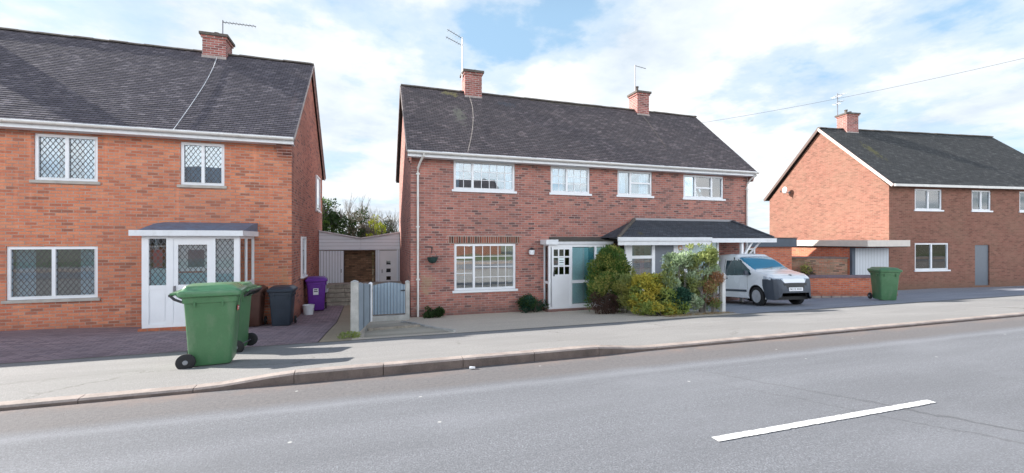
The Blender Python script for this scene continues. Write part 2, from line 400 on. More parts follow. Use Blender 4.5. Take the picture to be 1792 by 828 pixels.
M['path'] = asphalt('sandy_path', (.38, .31, .22), patchy=.2)
M['soil'] = asphalt('bed_soil', (.46, .41, .33), patchy=.35)
M['earth'] = plain('rough_ground', (.12, .12, .07), .95, .4, 1.5)
M['grass'] = plain('lawn_ground', (.07, .10, .03), .95, .35, 2)
M['bark'] = plain('bark', (.10, .085, .07), .9, .3, 8)
M['bark_pale'] = plain('pale_bark', (.24, .22, .20), .9, .3, 8)
M['van_white'] = plain('van_white_paint', (.78, .80, .83), .22, .03, 2, coat=.6)
M['van_dark'] = plain('van_grey_plastic', (.048, .060, .082), .5, .12, 4)
M['lamp_glass'] = plain('headlight_lens', (.42, .47, .54), .12, .2, 9, coat=1)
M['hub'] = plain('wheel_silver', (.48, .49, .51), .35, .1, 5, metal=.5)
M['skin_seat'] = plain('seat_cloth', (.05, .055, .06), .8, .1)
M['paint_line'] = None
t = NT('road_paint'); g = t.uv()
w = t.ramp(t.noise(g, 42, 7, .85), [(.37, .9), (.45, 0.0)])
t.bsdf(t.mix(w, t.ramp(t.noise(g, 8, 4), [(.3, (.62, .62, .62)), (.7, (.80, .80, .79))]), (.17, .17, .18)), .75); M['paint_line'] = t.m
# block paving
M['pavers'] = brick('block_paving', [(.22, .165, .18), (.30, .22, .235), (.35, .26, .27), (.27, .21, .235)], (.17, .14, .14), stain=(.19, .15, .165), stain_amt=.5, bw=.2, bh=.1, ms=.008)

# ------------------------------------------------------------------ terrain
KY = 5.15
def rise(X): return smooth(-1.75, -.75, X)*(1-smooth(2.75, 3.7, X))
def gz(X, Y):
    if Y >= 13: z = 0
    elif Y >= 8.8: z = .1*(13-Y)
    elif Y >= KY:
        z = .42+(8.8-Y)*(.835-.42)/(8.8-KY)
        z += .07*rise(X)*(1-smooth(KY, KY+1.6, Y))
    else: z = .80
    if Y > 8.8: z += .035*min(7, max(0, -X-.4))*smooth(8.8, 11.2, Y)
    return z
def road_z(Y):
    if Y > KY: return .79
    c = 2.5; return .845-.045*((Y-c)/2.65)**2
def sheet(name, x0, x1, y0, y1, mat, off=0.0, dx=.35, dy=.2, zf=gz, kind='structure', label=None):
    """y0, y1 may be functions of x"""
    fy0 = y0 if callable(y0) else (lambda x: y0); fy1 = y1 if callable(y1) else (lambda x: y1)
    nx = max(1, int((x1-x0)/dx)); ny = max(2, int((fy1((x0+x1)/2)-fy0((x0+x1)/2))/dy))
    m = MB(); P = [[None]*(ny+1) for _ in range(nx+1)]
    for i in range(nx+1):
        x = x0+(x1-x0)*i/nx; a, b = fy0(x), fy1(x)
        for j in range(ny+1):
            y = a+(b-a)*j/ny; P[i][j] = (x, y, zf(x, y)+off)
    for i in range(nx):
        for j in range(ny): m.face([P[i][j], P[i+1][j], P[i+1][j+1], P[i][j+1]], uv=[(p[0], p[1]) for p in (P[i][j], P[i+1][j], P[i+1][j+1], P[i][j+1])])
    o = m.build(name, mat, smooth_=True); tag(o, label, kind=kind); return o

# base ground
m = MB()
xs = [-300, -120, -60, -30]+[-16+.8*i for i in range(56)]+[40, 60, 120, 300]
ys = [-300, -100, -30, -4, -.3]+[-.2]+[KY+.02]+[KY+.3+.35*i for i in range(10)]+[8.8+.35*i for i in range(13)]+[14, 20, 40, 100, 300]
ys = sorted(set(ys))
def base_z(x, y):
    if y < -.25: return .86
    if y < KY+.1: return .72
    return gz(x, y)-.035
for i in range(len(xs)-1):
    for j in range(len(ys)-1):
        q = [(xs[i], ys[j]), (xs[i+1], ys[j]), (xs[i+1], ys[j+1]), (xs[i], ys[j+1])]
        m.face([(a, b, base_z(a, b)) for a, b in q], uv=q)
tag(m.build('ground', M['earth'], smooth_=False), kind='structure')
sheet('road', -60, 60, -.2, KY+.01, M['road'], zf=lambda x, y: road_z(y), dx=2, dy=.25)
sheet('opposite_pavement', -60, 60, -2.4, -.32, M['pave'], zf=lambda x, y: .93, dx=4, dy=1)
sheet('opposite_lawn', -60, 60, -9, -2.4, M['grass'], zf=lambda x, y: .945, dx=4, dy=2)
sheet('pavement', -30, 40, KY+.125, 8.8, M['pave'])
# kerb stones
m = MB(); x = -30.0
xsx = []
x = -.83-.93*30
while x < 40: xsx.append(x); x += .93
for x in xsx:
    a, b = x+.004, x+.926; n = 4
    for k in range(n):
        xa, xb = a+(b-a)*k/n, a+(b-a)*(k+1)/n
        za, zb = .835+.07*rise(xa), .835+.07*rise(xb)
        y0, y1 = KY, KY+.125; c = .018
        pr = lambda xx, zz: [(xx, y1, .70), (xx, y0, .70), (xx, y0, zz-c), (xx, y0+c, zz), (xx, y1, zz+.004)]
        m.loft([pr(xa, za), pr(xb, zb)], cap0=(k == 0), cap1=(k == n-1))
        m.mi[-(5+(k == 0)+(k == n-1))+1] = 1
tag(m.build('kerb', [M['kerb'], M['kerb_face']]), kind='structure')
m = MB(); m.box(-60, 60, -.32, -.2, .7, .93); tag(m.build('opposite_kerb', M['kerb']), kind='structure')
# centre line dashes
m = MB()
for x0 in (-12.0, -5.9, 2.44, 8.4, 14.4, 20.4):
    n = 120; L_ = 2.5 if 2 < x0 < 3 else 2.0; rj = random.Random(int(x0*10)+99)
    ea = [(2.565+rj.gauss(0, .0022), 2.64+rj.gauss(0, .0022)) for _ in range(n+1)]
    for i in range(n):
        a, b = x0+L_*i/n, x0+L_*(i+1)/n
        q = [(a, ea[i][0]), (b, ea[i+1][0]), (b, ea[i+1][1]), (a, ea[i][1])]
        m.face([(p[0], p[1], road_z(p[1])+.006) for p in q])
tag(m.build('centre_line', M['paint_line']), kind='structure')
# front areas
def dl(x): return 8.8+.35*max(0, (-x-1.0))*.2
sheet('paved_driveway', -2.85, -1.02, 8.8, lambda x: 17.5, M['pavers'], off=.004)
sheet('paved_forecourt', -16, -2.85, 8.8, 13.2, M['pavers'], off=.004)
pe = lambda x: 8.8
sheet('side_path', -1.0, -.42, 8.8, 18.6, M['path'], off=.004)
sheet('front_garden', .0, 9.12, 8.8, 13.35, M['garden'], off=.004)
sheet('path_behind_gate', -.42, 1.1, 13.2, 18.8, M['path'], off=.002)
sheet('side_yard_strip', -.42, 0.0, 8.8, 13.2, M['garden'], off=.004)
sheet('asphalt_driveway', 9.12, 22.5, 8.8, 19.5, M['drive'], off=.004)
sheet('neighbour_driveway', 22.5, 40, 8.8, 13.5, M['drive'], off=.004)
# soil bed with a curved edging before the gate
def bed_top(x): return 12.0 if x < .75 else 12.0-3.0*((x-.75)/.85)**1.1
sheet('soil_bed', -.2, 1.5, 9.05, lambda x: max(9.12, min(11.9, bed_top(x))), M['soil'], off=.010, dx=.1)
m = MB()
def edge_strip(m, pts, w=.05, h=.05):
    for a, b in zip(pts[:-1], pts[1:]): m.bar((a[0], a[1], gz(*a)+h/2+.0), (b[0], b[1], gz(*b)+h/2), w, h)
edge_strip(m, [(.7, 12.0), (.85, 11.75), (1.0, 11.2), (1.15, 10.5), (1.35, 9.7), (1.62, 9.0)])
tag(m.build('edging_strip', M['concrete']), 'thin curved concrete edging strip round the soil bed by the gate', 'edging')
m = MB(); edge_strip(m, [(-.14, 10.3), (.3, 10.42), (.8, 10.5), (1.05, 10.52)], .09, .07)
tag(m.build('timber_edging', M['sleeper']), 'low weathered timber board lying across the soil bed', 'edging')

# ------------------------------------------------------------------ house building
def wall_holes(m, x0, x1, z0, z1, y, holes, th=.24, out=-1):
    """front face at y with openings and reveals going to y+th"""
    xs = sorted({x0, x1, *[h[0] for h in holes], *[h[1] for h in holes]})
    zs = sorted({z0, z1, *[h[2] for h in holes], *[h[3] for h in holes]})
    for i in range(len(xs)-1):
        for j in range(len(zs)-1):
            cx, cz = (xs[i]+xs[i+1])/2, (zs[j]+zs[j+1])/2
            if any(h[0] < cx < h[1] and h[2] < cz < h[3] for h in holes): continue
            for yy, fl in ((y, 0), (y+th, 1)):
                q = [(xs[i], yy, zs[j]), (xs[i+1], yy, zs[j]), (xs[i+1], yy, zs[j+1]), (xs[i], yy, zs[j+1])]
                m.face(q[::-1] if fl else q)
    for a, b, c, d in holes:
        m.face([(a, y, c), (a, y, d), (a, y+th, d), (a, y+th, c)]); m.face([(b, y, c), (b, y+th, c), (b, y+th, d), (b, y, d)])
        m.face([(a, y, d), (b, y, d), (b, y+th, d), (a, y+th, d)]); m.face([(a, y, c), (a, y+th, c), (b, y+th, c), (b, y, c)])

def gable(m, x, y0, y1, zl, yr, zr, z0=-.1, flip=False):
    q = [(x, y0, z0), (x, y1, z0), (x, y1, zl), (x, yr, zr), (x, y0, zl)]
    m.face(q[::-1] if flip else q)

def window(house, x0, x1, z0, z1, y, panels, glassm=None, sill='white', name='window', fw=.06, lead=False, frame='white', bars='white', curtain=None, label=None, depth=.07):
    """panels: (x0, x1, z0, z1, ncol, nrow) in fractions; casement frames, panes and glazing bars"""
    f = MB(); p = []; gs = []; W, H = x1-x0, z1-z0
    ys, ye = y+.03, y+.03+depth
    f.box(x0, x1, ys, ye, z0, z0+fw); f.box(x0, x1, ys, ye, z1-fw, z1)
    f.box(x0, x0+fw, ys, ye, z0+fw, z1-fw); f.box(x1-fw, x1, ys, ye, z0+fw, z1-fw)
    ix0, ix1, iz0, iz1 = x0+fw, x1-fw, z0+fw, z1-fw
    for (a, b, c, d, nc, nr) in panels:
        a_, b_ = ix0+(ix1-ix0)*a, ix0+(ix1-ix0)*b; c_, d_ = iz0+(iz1-iz0)*c, iz0+(iz1-iz0)*d
        s = .035 if (a_ > ix0+.01) else .012; s2 = .035 if b_ < ix1-.01 else .012
        s3 = .03 if c_ > iz0+.01 else .012; s4 = .03 if d_ < iz1-.01 else .012
        yy0, yy1 = ys-.012, ye-.01
        f.box(a_, a_+s, yy0, yy1, c_, d_); f.box(b_-s2, b_, yy0, yy1, c_, d_)
        f.box(a_+s, b_-s2, yy0, yy1, c_, c_+s3); f.box(a_+s, b_-s2, yy0, yy1, d_-s4, d_)
        pa, pb, pc, pd = a_+s, b_-s2, c_+s3, d_-s4; yg = ys+.028
        p.append((pa, pb, yg, yg+.006, pc, pd)); g = MB(); gs.append(g)
        bw = .018
        if lead:
            w, h = pb-pa, pd-pc; st = .105; k = 1.45; n = int((w+h/k)/st)+2
            for s_ in (1, -1):
                for i in range(-n, n+1):
                    pts = []
                    c0 = i*st
                    # line x = c0 + s_*(z)/k  clipped
                    for zz in (0, h): pts.append((c0+s_*zz/k if s_ > 0 else c0+w-zz/k, zz))
                    (xa, za), (xb, zb) = pts
                    def clip(xa, za, xb, zb):
                        t0, t1 = 0.0, 1.0
                        dx_ = xb-xa
                        for q, r in ((-dx_, xa), (dx_, w-xa)):
                            if abs(q) < 1e-9:
                                if r < 0: return None
                                continue
                            tt = r/q
                            if q < 0: t0 = max(t0, tt)
                            else: t1 = min(t1, tt)
                        if t0 >= t1: return None
                        return (xa+dx_*t0, za+(zb-za)*t0, xa+dx_*t1, za+(zb-za)*t1)
                    r_ = clip(xa, za, xb, zb)
                    if r_: g.bar((pa+r_[0], yg-.003, pc+r_[1]), (pa+r_[2], yg-.003, pc+r_[3]), .011, .006, up=(0, 1, 0))
        else:
            for i in range(1, nc):
                xx = pa+(pb-pa)*i/nc; g.box(xx-bw/2, xx+bw/2, yg-.008, yg-.001, pc, pd)
            for j in range(1, nr):
                zz = pc+(pd-pc)*j/nr; g.box(pa, pb, yg-.0065, yg-.0025, zz-bw/2, zz+bw/2)
    fo = f.build(name, M[frame], house)
    if label: fo['label'] = label
    for r_ in p: q_ = MB(); q_.box(*r_); q_.build('pane', glassm or M['glass'], fo)
    for g in gs:
        if g.f: g.build('leading' if lead else 'glazing_bars', M['lead'] if lead else M[bars], fo)
    if sill:
        s = MB(); s.box(x0-.06, x1+.06, y-.05, y+.03, z0-.07, z0); s.build('sill', M[sill], fo)
    if curtain:
        for (ca, cb, cz0, cz1, cm) in curtain:
            c = MB(); xa, xb = x0+W*ca, x0+W*cb; n = max(4, int((xb-xa)/.05))
            za, zb = z0+H*cz0, z0+H*cz1; yb = y+.20
            for i in range(n):
                u0, u1 = xa+(xb-xa)*i/n, xa+(xb-xa)*(i+1)/n
                o0, o1 = .018*math.sin(u0*60), .018*math.sin(u1*60)
                c.hexa([(u0, yb+o0, za), (u1, yb+o1, za), (u1, yb+o1+.012, za), (u0, yb+o0+.012, za)], [(u0, yb+o0, zb), (u1, yb+o1, zb), (u1, yb+o1+.012, zb), (u0, yb+o0+.012, zb)])
            c.build('curtain', M[cm], fo)
    return fo

def roof_slope(m, x0, x1, ye, ze, yr, zr, row=.105, tile=.17, th=.022, v0=0.0, jitter=.002, rnd=None, ragged=.003):
    """courses of tiles as stepped strips; front slope (ye<yr) or back (ye>yr); uv (x, distance up the slope)"""
    rnd = rnd or random.Random(3)
    L = math.hypot(yr-ye, zr-ze); dy, dz = (yr-ye)/L, (zr-ze)/L
    ny, nz = -dz*(1 if yr > ye else -1), abs(dy)
    if yr < ye: ny, nz = dz, abs(dy)
    n = int(L/row)+1; nx = int(round((x1-x0)/tile))
    def P(x, s, h): return (x, ye+dy*s+ny*h, ze+dz*s+nz*h)
    for k in range(n):
        s0, s1 = k*row, min(L, (k+1)*row+.012)
        off = (k % 2)*tile/2; xx = [x0]+[x0+off+tile*i for i in range(0 if off else 1, nx+1) if x0+off+tile*i < x1-.02]+[x1]
        for a, b in zip(xx[:-1], xx[1:]):
            h0 = th+rnd.uniform(-jitter, jitter); s_ = s0+rnd.uniform(-ragged, ragged)*.5; h1 = .004
            q = [P(a, s_, h0), P(b, s_, h0+rnd.uniform(-1, 1)*jitter*.4), P(b, s1, h1), P(a, s1, h1)]
            e = [P(a, s_, -.004), P(b, s_, -.004), q[1], q[0]]
            uv = [(a, v0+s0), (b, v0+s0), (b, v0+s1), (a, v0+s1)]
            if yr < ye: q = q[::-1]; uv = uv[::-1]; e = e[::-1]
            m.face(q, uv=uv); m.face(e, uv=[(a, v0+s0+.03), (b, v0+s0+.03), (b, v0+s0+.04), (a, v0+s0+.04)])

def roof(house, x0, x1, ye, ze, yr, zr, tm, seed=3, name='roof', row=.105):
    m = MB(); rnd = random.Random(seed)
    roof_slope(m, x0, x1, ye, ze, yr, zr, row=row, rnd=rnd)
    m2 = MB(); roof_slope(m, x0, x1, 2*yr-ye, ze, yr, zr, row=row, tile=.34, rnd=rnd)
    # solid underside
    t = .09
    for s in (1, -1):
        a = [(x0, yr-s*(yr-ye), ze-.012), (x1, yr-s*(yr-ye), ze-.012), (x1, yr, zr-.012), (x0, yr, zr-.012)]
        b = [(p[0], p[1], p[2]-t) for p in a]
        for q in (b, [a[0], a[1], b[1], b[0]], [a[0], a[3], b[3], b[0]], [a[1], a[2], b[2], b[1]]):
            m.face(q, uv=[(0, 0)]*4)
    o = m.build(name, tm, house, weld=False)
    r = MB(); xx = x0
    rr = random.Random(seed+1)
    while xx < x1-.05:
        e = min(x1, xx+.44); dz = rr.uniform(-.008, .008)
        pr = lambda X, k: [(X, yr+.13*math.sin(a)*k, zr-.035+dz+.085*math.cos(a)*k) for a in [R(-90+30*i) for i in range(7)]]
        r.loft([pr(xx+.004, 1.0), pr(e+.012, .96)]); xx = e
    r.build('ridge', M['ridge'], o)
    for X, s in ((x0, -1), (x1, 1)):
        for k in (1, -1):
            v = MB(); v.bar((X+s*.012, yr-k*(yr-ye), ze-.03), (X+s*.012, yr, zr-.03), .03, .05)
            v.build('verge', M['mortar'], o)
    return o

def chimney(house, x, y, z0, z1, w=.62, d=.62, pots=((0, 0),), roofo=None, potm=None):
    m = MB(); m.box(x-w/2, x+w/2, y-d/2, y+d/2, z0, z1-.16)
    m.box(x-w/2-.035, x+w/2+.035, y-d/2-.035, y+d/2+.035, z1-.16, z1-.085)
    m.box(x-w/2-.075, x+w/2+.075, y-d/2-.075, y+d/2+.075, z1-.085, z1, m=1)
    o = m.build('chimney', [M['brick_chim'], M['ridge']], house)
    c = MB(); c.hexa([(x-w/2-.04, y-d/2-.04, z1), (x+w/2+.04, y-d/2-.04, z1), (x+w/2+.04, y+d/2+.04, z1), (x-w/2-.04, y+d/2+.04, z1)],
                     [(x-w/4, y-d/4, z1+.06), (x+w/4, y-d/4, z1+.06), (x+w/4, y+d/4, z1+.06), (x-w/4, y+d/4, z1+.06)])
    c.build('flaunching', M['mortar'], o)
    for px_, hh in pots:
        p = MB(); p.lathe([(.075, z1+.02), (.085, z1+.06), (.07, z1+.08), (.068, z1+.08+hh), (.085, z1+.09+hh), (.085, z1+.13+hh), (.05, z1+.13+hh)], (x+px_, y, 0), 14)
        p.build('chimney_pot', M['ridge'], o, smooth_=True)
    f = MB(); f.box(x-w/2-.015, x+w/2+.015, y-d/2-.02, y-d/2-.004, z0+.10, z0+.20); f.build('flashing', M['mortar'], o)
    return o

def gutter(house, x0, x1, y, z, m_='gutter', fascia=True, sofd=.28):
    g = MB(); n = 8
    pr = lambda X: [(X, y-.055+.055*math.cos(a), z+.055*math.sin(a)) for a in [math.pi+math.pi*i/n for i in range(n+1)]]+[(X, y-.006, z-.004), (X, y-.104, z-.004)]
    g.loft([pr(x0), pr(x1)])
    o = g.build('gutter', M[m_], house)
    f = MB(); f.box(x0+.01, x1-.01, y+.003, y+.023, z-.14, z+.05); f.box(x0+.01, x1-.01, y+.026, y+sofd, z-.14, z-.125)
    f.build('fascia', M['white_soft'], house)
    return o
def downpipe(house, x, ytop, ztop, ywall, zb, side=-.14, r=.034, m_='gutter'):
    d = MB()
    d.tube([(x-side, ytop, ztop), (x-side, ytop, ztop-.10), (x-side*.5, (ytop+ywall)/2, ztop-.22), (x, ywall-.06, ztop-.42), (x, ywall-.06, ztop-.55), (x, ywall-.06, zb)], r, 10)
    for zz in (ztop-.6, ztop-2.2, ztop-3.8):
        if zz > zb: d.box(x-.055, x+.055, ywall-.1, ywall, zz-.02, zz+.02)
    return d.build('downpipe', M[m_], house, smooth_=True)

# ---------- middle pair of houses
H2 = thing('semi_detached_house', 'red-purple brick semi-detached pair in the middle with two chimneys on a plum tiled roof', 'house', (7.6, 13.3, 0))
x0, x1, yf, yb, ze = 1.05, 14.05, 13.3, 19.5, 5.03
W2 = {'up1': (2.36, 4.37, 3.93, 4.85), 'up2': (5.64, 7.10, 3.94, 4.84), 'up3': (8.2, 9.63, 3.94, 4.82), 'up4': (11.01, 12.88, 3.93, 4.80), 'low': (2.38, 4.40, .76, 2.23)}
m = MB()
wall_holes(m, x0, x1, -.1, ze-.05, yf, list(W2.values())+[(5.55, 6.2, .12, 2.1), (9.3, 10.1, .1, 2.1), (10.5, 11.7, .7, 2.1), (8.15, 9.1, .7, 2.1)])
m.face([(x1, yb, -.1), (x0, yb, -.1), (x0, yb, ze), (x1, yb, ze)])
gable(m, x0, yf, yb, ze-.05, 16.4, 7.95, flip=True); gable(m, x1, yf, yb, ze-.05, 16.4, 7.95)
for s, X in ((-1, x0), (1, x1)):   # corbelled kneelers
    for k in range(4):
        a, b = (X-.03*k-.03, X) if s < 0 else (X, X+.03*k+.03)
        m.box(min(a, b), max(a, b), yf-.27+.0, yf-.003, ze-.40+.075*k, ze-.33+.075*k)
m.box(x0+.003, 5.3, yf-.02, yf-.002, -.1, .12)
m.build('wall', M['brick_mid'], H2)
lin = MB()
lin.box(2.2, 4.55, yf-.004, yf-.001, 2.235, 2.46)
tsold = brick('soldier_course', [(.08, .04, .035), (.27, .08, .055), (.34, .11, .07)], (.42, .36, .3), bw=.075, bh=.225, ms=.012)
lin.build('soldier_course', tsold, H2)
lb = MB(); lb.box(2.15, 4.6, yf-.008, yf-.001, 2.463, 2.485); lb.build('lintel_strip', M['stone'], H2)
ro2 = roof(H2, .93, 14.22, 13.0, 5.0, 16.4, 8.08, M['tile_mid'], 5)
gutter(H2, .93, 14.22, 12.985, 4.97)
downpipe(H2, 1.26, 12.93, 4.95, yf, .02)
downpipe(H2, 13.98, 12.93, 4.95, yf, .02, side=-.12)
chimney(H2, 3.62, 16.4, 7.65, 8.85, .66, .62, ((.12, .0),))
chimney(H2, 11.2, 16.4, 7.65, 8.85, .60, .62, ((-.12, .16),))
fl = MB(); fl.box(x0+.02, x1-.02, yf+.25, yb-.02, 2.45, 2.6); fl.box(7.62, 7.82, yf+.25, yb-.02, -.05, 2.44); fl.box(7.62, 7.82, yf+.25, yb-.02, 2.61, 4.8)
fl.box(x0+.02, 7.6, 16.2, 16.3, 0, 2.44); fl.box(x0+.02, 7.6, 16.2, 16.3, 2.61, 4.8); fl.box(7.83, x1-.02, 16.2, 16.3, 0, 2.44); fl.box(7.83, x1-.02, 16.2, 16.3, 2.61, 4.8)
fl.box(x0+.02, x1-.02, yf+.25, yb-.02, 4.83, 4.9)
fl.build('inner_rooms', M['room'], H2)
window(H2, *W2['up1'], yf, [(0, .29, 0, 1, 2, 3), (.29, 1, 0, 1, 5, 3)], curtain=[(.3, .98, .72, .98, 'curtain'), (.02, .1, .02, .98, 'curtain'), (.88, .98, .02, .7, 'curtain')], label='wide upper window with square glazing bars and a white blind')
window(H2, *W2['up2'], yf, [(0, .40, 0, 1, 2, 3), (.40, 1, 0, 1, 3, 3)], curtain=[(.05, .36, .05, .97, 'curtain'), (.45, .97, .45, .97, 'curtain')], label='upper window with two casements and glazing bars')
window(H2, *W2['up3'], yf, [(0, .36, 0, 1, 1, 1), (.36, 1, .52, 1, 1, 1), (.36, 1, 0, .52, 1, 1)], curtain=[(.04, .3, .05, .97, 'curtain'), (.7, .96, .04, .97, 'curtain')], label='upper window with one long casement and one split in two')
window(H2, *W2['up4'], yf, [(0, .28, 0, 1, 1, 1), (.28, .72, .45, 1, 1, 1), (.28, .72, 0, .45, 1, 1), (.72, 1, 0, 1, 1, 1)], curtain=[(.04, .16, .05, .97, 'curtain'), (.8, .97, .05, .97, 'curtain'), (.3, .7, .6, .97, 'curtain')], label='upper window of three lights above the porch roof')
lw = window(H2, *W2['low'], yf, [(0, .30, .72, 1, 2, 1), (0, .30, 0, .72, 2, 2), (.30, 1, 0, 1, 5, 4)], glassm=M['glass_low'], curtain=[(.03, .2, .30, .66, 'orange'), (.03, .26, .74, .95, 'redcloth'), (.9, .98, .1, .98, 'curtain')], label='large living room window with square glazing bars', fw=.06)
# porch of the left-hand half
z0p, z1p, yp, xa, xb = .10, 2.22, 12.86, 5.38, 7.68
pf = MB(); P_ = pf.box
P_(xa, xb, yp, yp+.06, z0p, z0p+.07); P_(xa, xb, yp+.002, yp+.06, z1p-.10, z1p)
for (a, b) in ((xa, xa+.07), (5.49, 5.53), (6.15, 6.22), (7.05, 7.12), (7.56, 7.68)): P_(a, b, yp-.006, yp+.066, z0p+.07, z1p-.10)
P_(6.22, 7.05, yp+.004, yp+.056, .92, 1.02); P_(6.22, 7.05, yp+.004, yp+.056, z0p+.07, .24); P_(7.12, 7.56, yp+.004, yp+.056, .92, 1.02)
for X in (xa, xb-.05):
    P_(X, X+.05, yp+.07, yf-.002, z0p, z0p+.07); P_(X, X+.05, yp+.07, yf-.002, z1p-.07, z1p); P_(X, X+.05, yp+.07, yf-.002, .92, 1.0); P_(X, X+.05, yf-.06, yf-.002, z0p+.07, .92); P_(X, X+.05, yf-.06, yf-.002, 1.0, z1p-.07)
po = pf.build('porch_frame', M['white'], H2)
boxes('pane', glass('porch_glass', (.85, .95, .97), .12), po, [(a, b, yp+.025, yp+.031, c, d) for (a, b, c, d) in ((6.22, 7.05, .24, .92), (6.22, 7.05, 1.02, 2.12), (7.12, 7.56, .17, .92), (7.12, 7.56, 1.02, 2.12))]+[(xa+.02, xa+.026, yp+.07, yf-.06, .17, .92), (xa+.02, xa+.026, yp+.07, yf-.06, 1.0, 2.14)])
dr = MB(); dx0, dx1, dz0, dz1, dy = 5.53, 6.15, .24, 2.12, yp+.012
pz = [(1.22, 1.47), (1.52, 1.77), (1.82, 2.04)]; px_ = [(5.56, 5.72), (5.76, 5.92), (5.96, 6.12)]
wall_holes(dr, dx0, dx1, dz0-.07, dz1, dy, [(a, b, c, d) for a, b in px_ for c, d in pz], th=.04)
dr.box(dx0+.08, dx1-.08, dy-.006, dy-.001, .45, 1.1)
do = dr.build('front_door', M['white'], H2)
boxes('pane', M['glass_dark'], do, [(a, b, dy+.012, dy+.016, c, d) for a, b in px_ for c, d in pz])
g = MB(); g.box(dx0+.02, dx0+.05, dy-.04, dy-.001, 1.17, 1.3); g.build('handle', M['metal_dark'], do)
g = MB(); g.box(5.77, 5.91, dy+.002, dy+.006, 1.60, 1.62); g.box(5.77, 5.91, dy+.002, dy+.006, 1.67, 1.685); g.box(5.755, 5.925, dy+.006, dy+.01, 1.53, 1.76, m=1); g.build('door_notice', [M['dark'], M['skyblue']], do)
boxes('inner_screen', M['skyblue'], po, [(6.24, 6.64, yp+.055, yp+.065, .25, 2.1), (7.14, 7.54, yp+.07, yp+.08, .18, 2.1)])
boxes('inner_panel', M['tealdark'], po, [(6.84, 7.04, yp+.06, yp+.07, .25, 2.1)]); boxes('inner_panel', M['teal'], po, [(6.69, 6.84, yp+.06, yp+.07, .25, 2.1)]); boxes('inner_frame', M['white'], po, [(6.645, 6.685, yp+.045, yp+.055, .25, 2.1)])
boxes('dark_door', M['dark'], po, [(5.55, 6.15, 13.15, 13.2, .2, 2.1)])
r_ = MB(); r_.box(xa-.12, xa+.30, yp-.10, yf-.002, z1p-.02, 2.36); r_.box(xa+.30, xb+.05, yp-.06, yf-.002, z1p, 2.30)
rp = r_.build('porch_roof', M['white_soft'], H2)
r_ = MB(); r_.box(xa+.31, xb+.6, yp-.09, yf-.004, 2.303, 2.345); r_.hexa([(xa+.2, yp+.1, 2.348), (xb+.5, yp+.1, 2.348), (xb+.5, yf-.004, 2.348), (xa+.2, yf-.004, 2.348)], [(xa+.2, yf-.05, 2.43), (xb+.5, yf-.05, 2.43), (xb+.5, yf-.004, 2.45), (xa+.2, yf-.004, 2.45)])
r_.build('felt', plain('mossy_felt', (.09, .085, .075), .95, .3, 9), rp)
s_ = MB(); s_.box(xa-.04, xb+.03, yp-.05, yf-.004, -.05, z0p-.003); s_.build('porch_step', M['brick_mid'], H2)
# dark nib between the porches
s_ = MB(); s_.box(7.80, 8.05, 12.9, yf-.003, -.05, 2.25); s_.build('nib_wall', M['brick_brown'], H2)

# lean-to tiled porch roof of the right-hand half
E0, E1, yE, zE, zT = 7.45, 13.95, 12.02, 2.42, 3.06
m = MB(); rnd = random.Random(9); rows = 13; ridge0, ridge1 = 8.85, 13.25
L = math.hypot(yf-yE, zT-zE)
for k in range(rows):
    f0, f1 = k/rows, (k+1)/rows+.01
    a0, b0 = E0+(ridge0-E0)*f0, E1+(ridge1-E1)*f0; a1, b1 = E0+(ridge0-E0)*min(1, f1), E1+(ridge1-E1)*min(1, f1)
    nx = int((b0-a0)/.25)
    for i in range(nx):
        u0, u1 = a0+(b0-a0)*i/nx, a0+(b0-a0)*(i+1)/nx; w0, w1 = a1+(b1-a1)*i/nx, a1+(b1-a1)*(i+1)/nx
        y_0, y_1 = yE+(yf-.004-yE)*f0, yE+(yf-.004-yE)*min(1, f1); z_0, z_1 = zE+(zT-zE)*f0, zE+(zT-zE)*min(1, f1)
        h = .016+rnd.uniform(-.003, .003)
        m.face([(u0, y_0-.008, z_0+h), (u1, y_0-.008, z_0+h), (w1, y_1, z_1+.002), (w0, y_1, z_1+.002)], uv=[(u0, L*f0), (u1, L*f0), (u1, L*f1), (u0, L*f1)])
        m.face([(u0, y_0-.008, z_0-.004), (u1, y_0-.008, z_0-.004), (u1, y_0-.008, z_0+h), (u0, y_0-.008, z_0+h)], uv=[(u0, 0), (u1, 0), (u1, .01), (u0, .01)])
m.face([(E0, yf-.004, zE), (E0, yE, zE), (ridge0, yf-.004, zT)], uv=[(0, 0), (1, 0), (.6, 1)])
m.face([(E1, yE, zE), (E1, yf-.004, zE), (ridge1, yf-.004, zT)], uv=[(0, 0), (1, 0), (.6, 1)])
m.face([(E0, yE, zE-.012), (E0, yf-.004, zE-.012), (E1, yf-.004, zE-.012), (E1, yE, zE-.012)])
lr = m.build('porch_roof', M['tile_porch'], H2, weld=False); lr['label'] = 'hipped slate-grey lean-to roof over the right porch'
h = MB()
h.tube([(E0, yE, zE+.03), (ridge0, yf-.05, zT+.03)], .06, 8); h.build('hip_tiles', M['ridge'], lr, smooth_=True)
h = MB(); h.tube([(E1, yE, zE+.02), (ridge1, yf-.05, zT+.02)], .045, 8); h.build('hip_tiles', M['tile_porch'], lr, smooth_=True)
h = MB(); h.box(ridge0, ridge1, yf-.035, yf-.006, zT, zT+.07); h.build('flashing', M['metal'], lr)
h = MB(); h.box(E0-.05, 11.1, yE-.06, yE-.012, zE-.10, zE+.02); h.box(11.1, E1+.08, yE-.05, yE-.012, zE-.16, zE-.01); h.box(E0-.02, 11.1, yE-.012, yE+.02, zE-.24, zE-.10)
h.box(E1+.03, E1+.06, yE, yf-.01, zE-.15, zE-.02)
h.build('fascia', M['white_soft'], lr)
h = MB(); h.box(E0+.3, E1, yE+.03, yf-.01, zE-.035, zE-.015); h.build('soffit', M['white_soft'], lr)
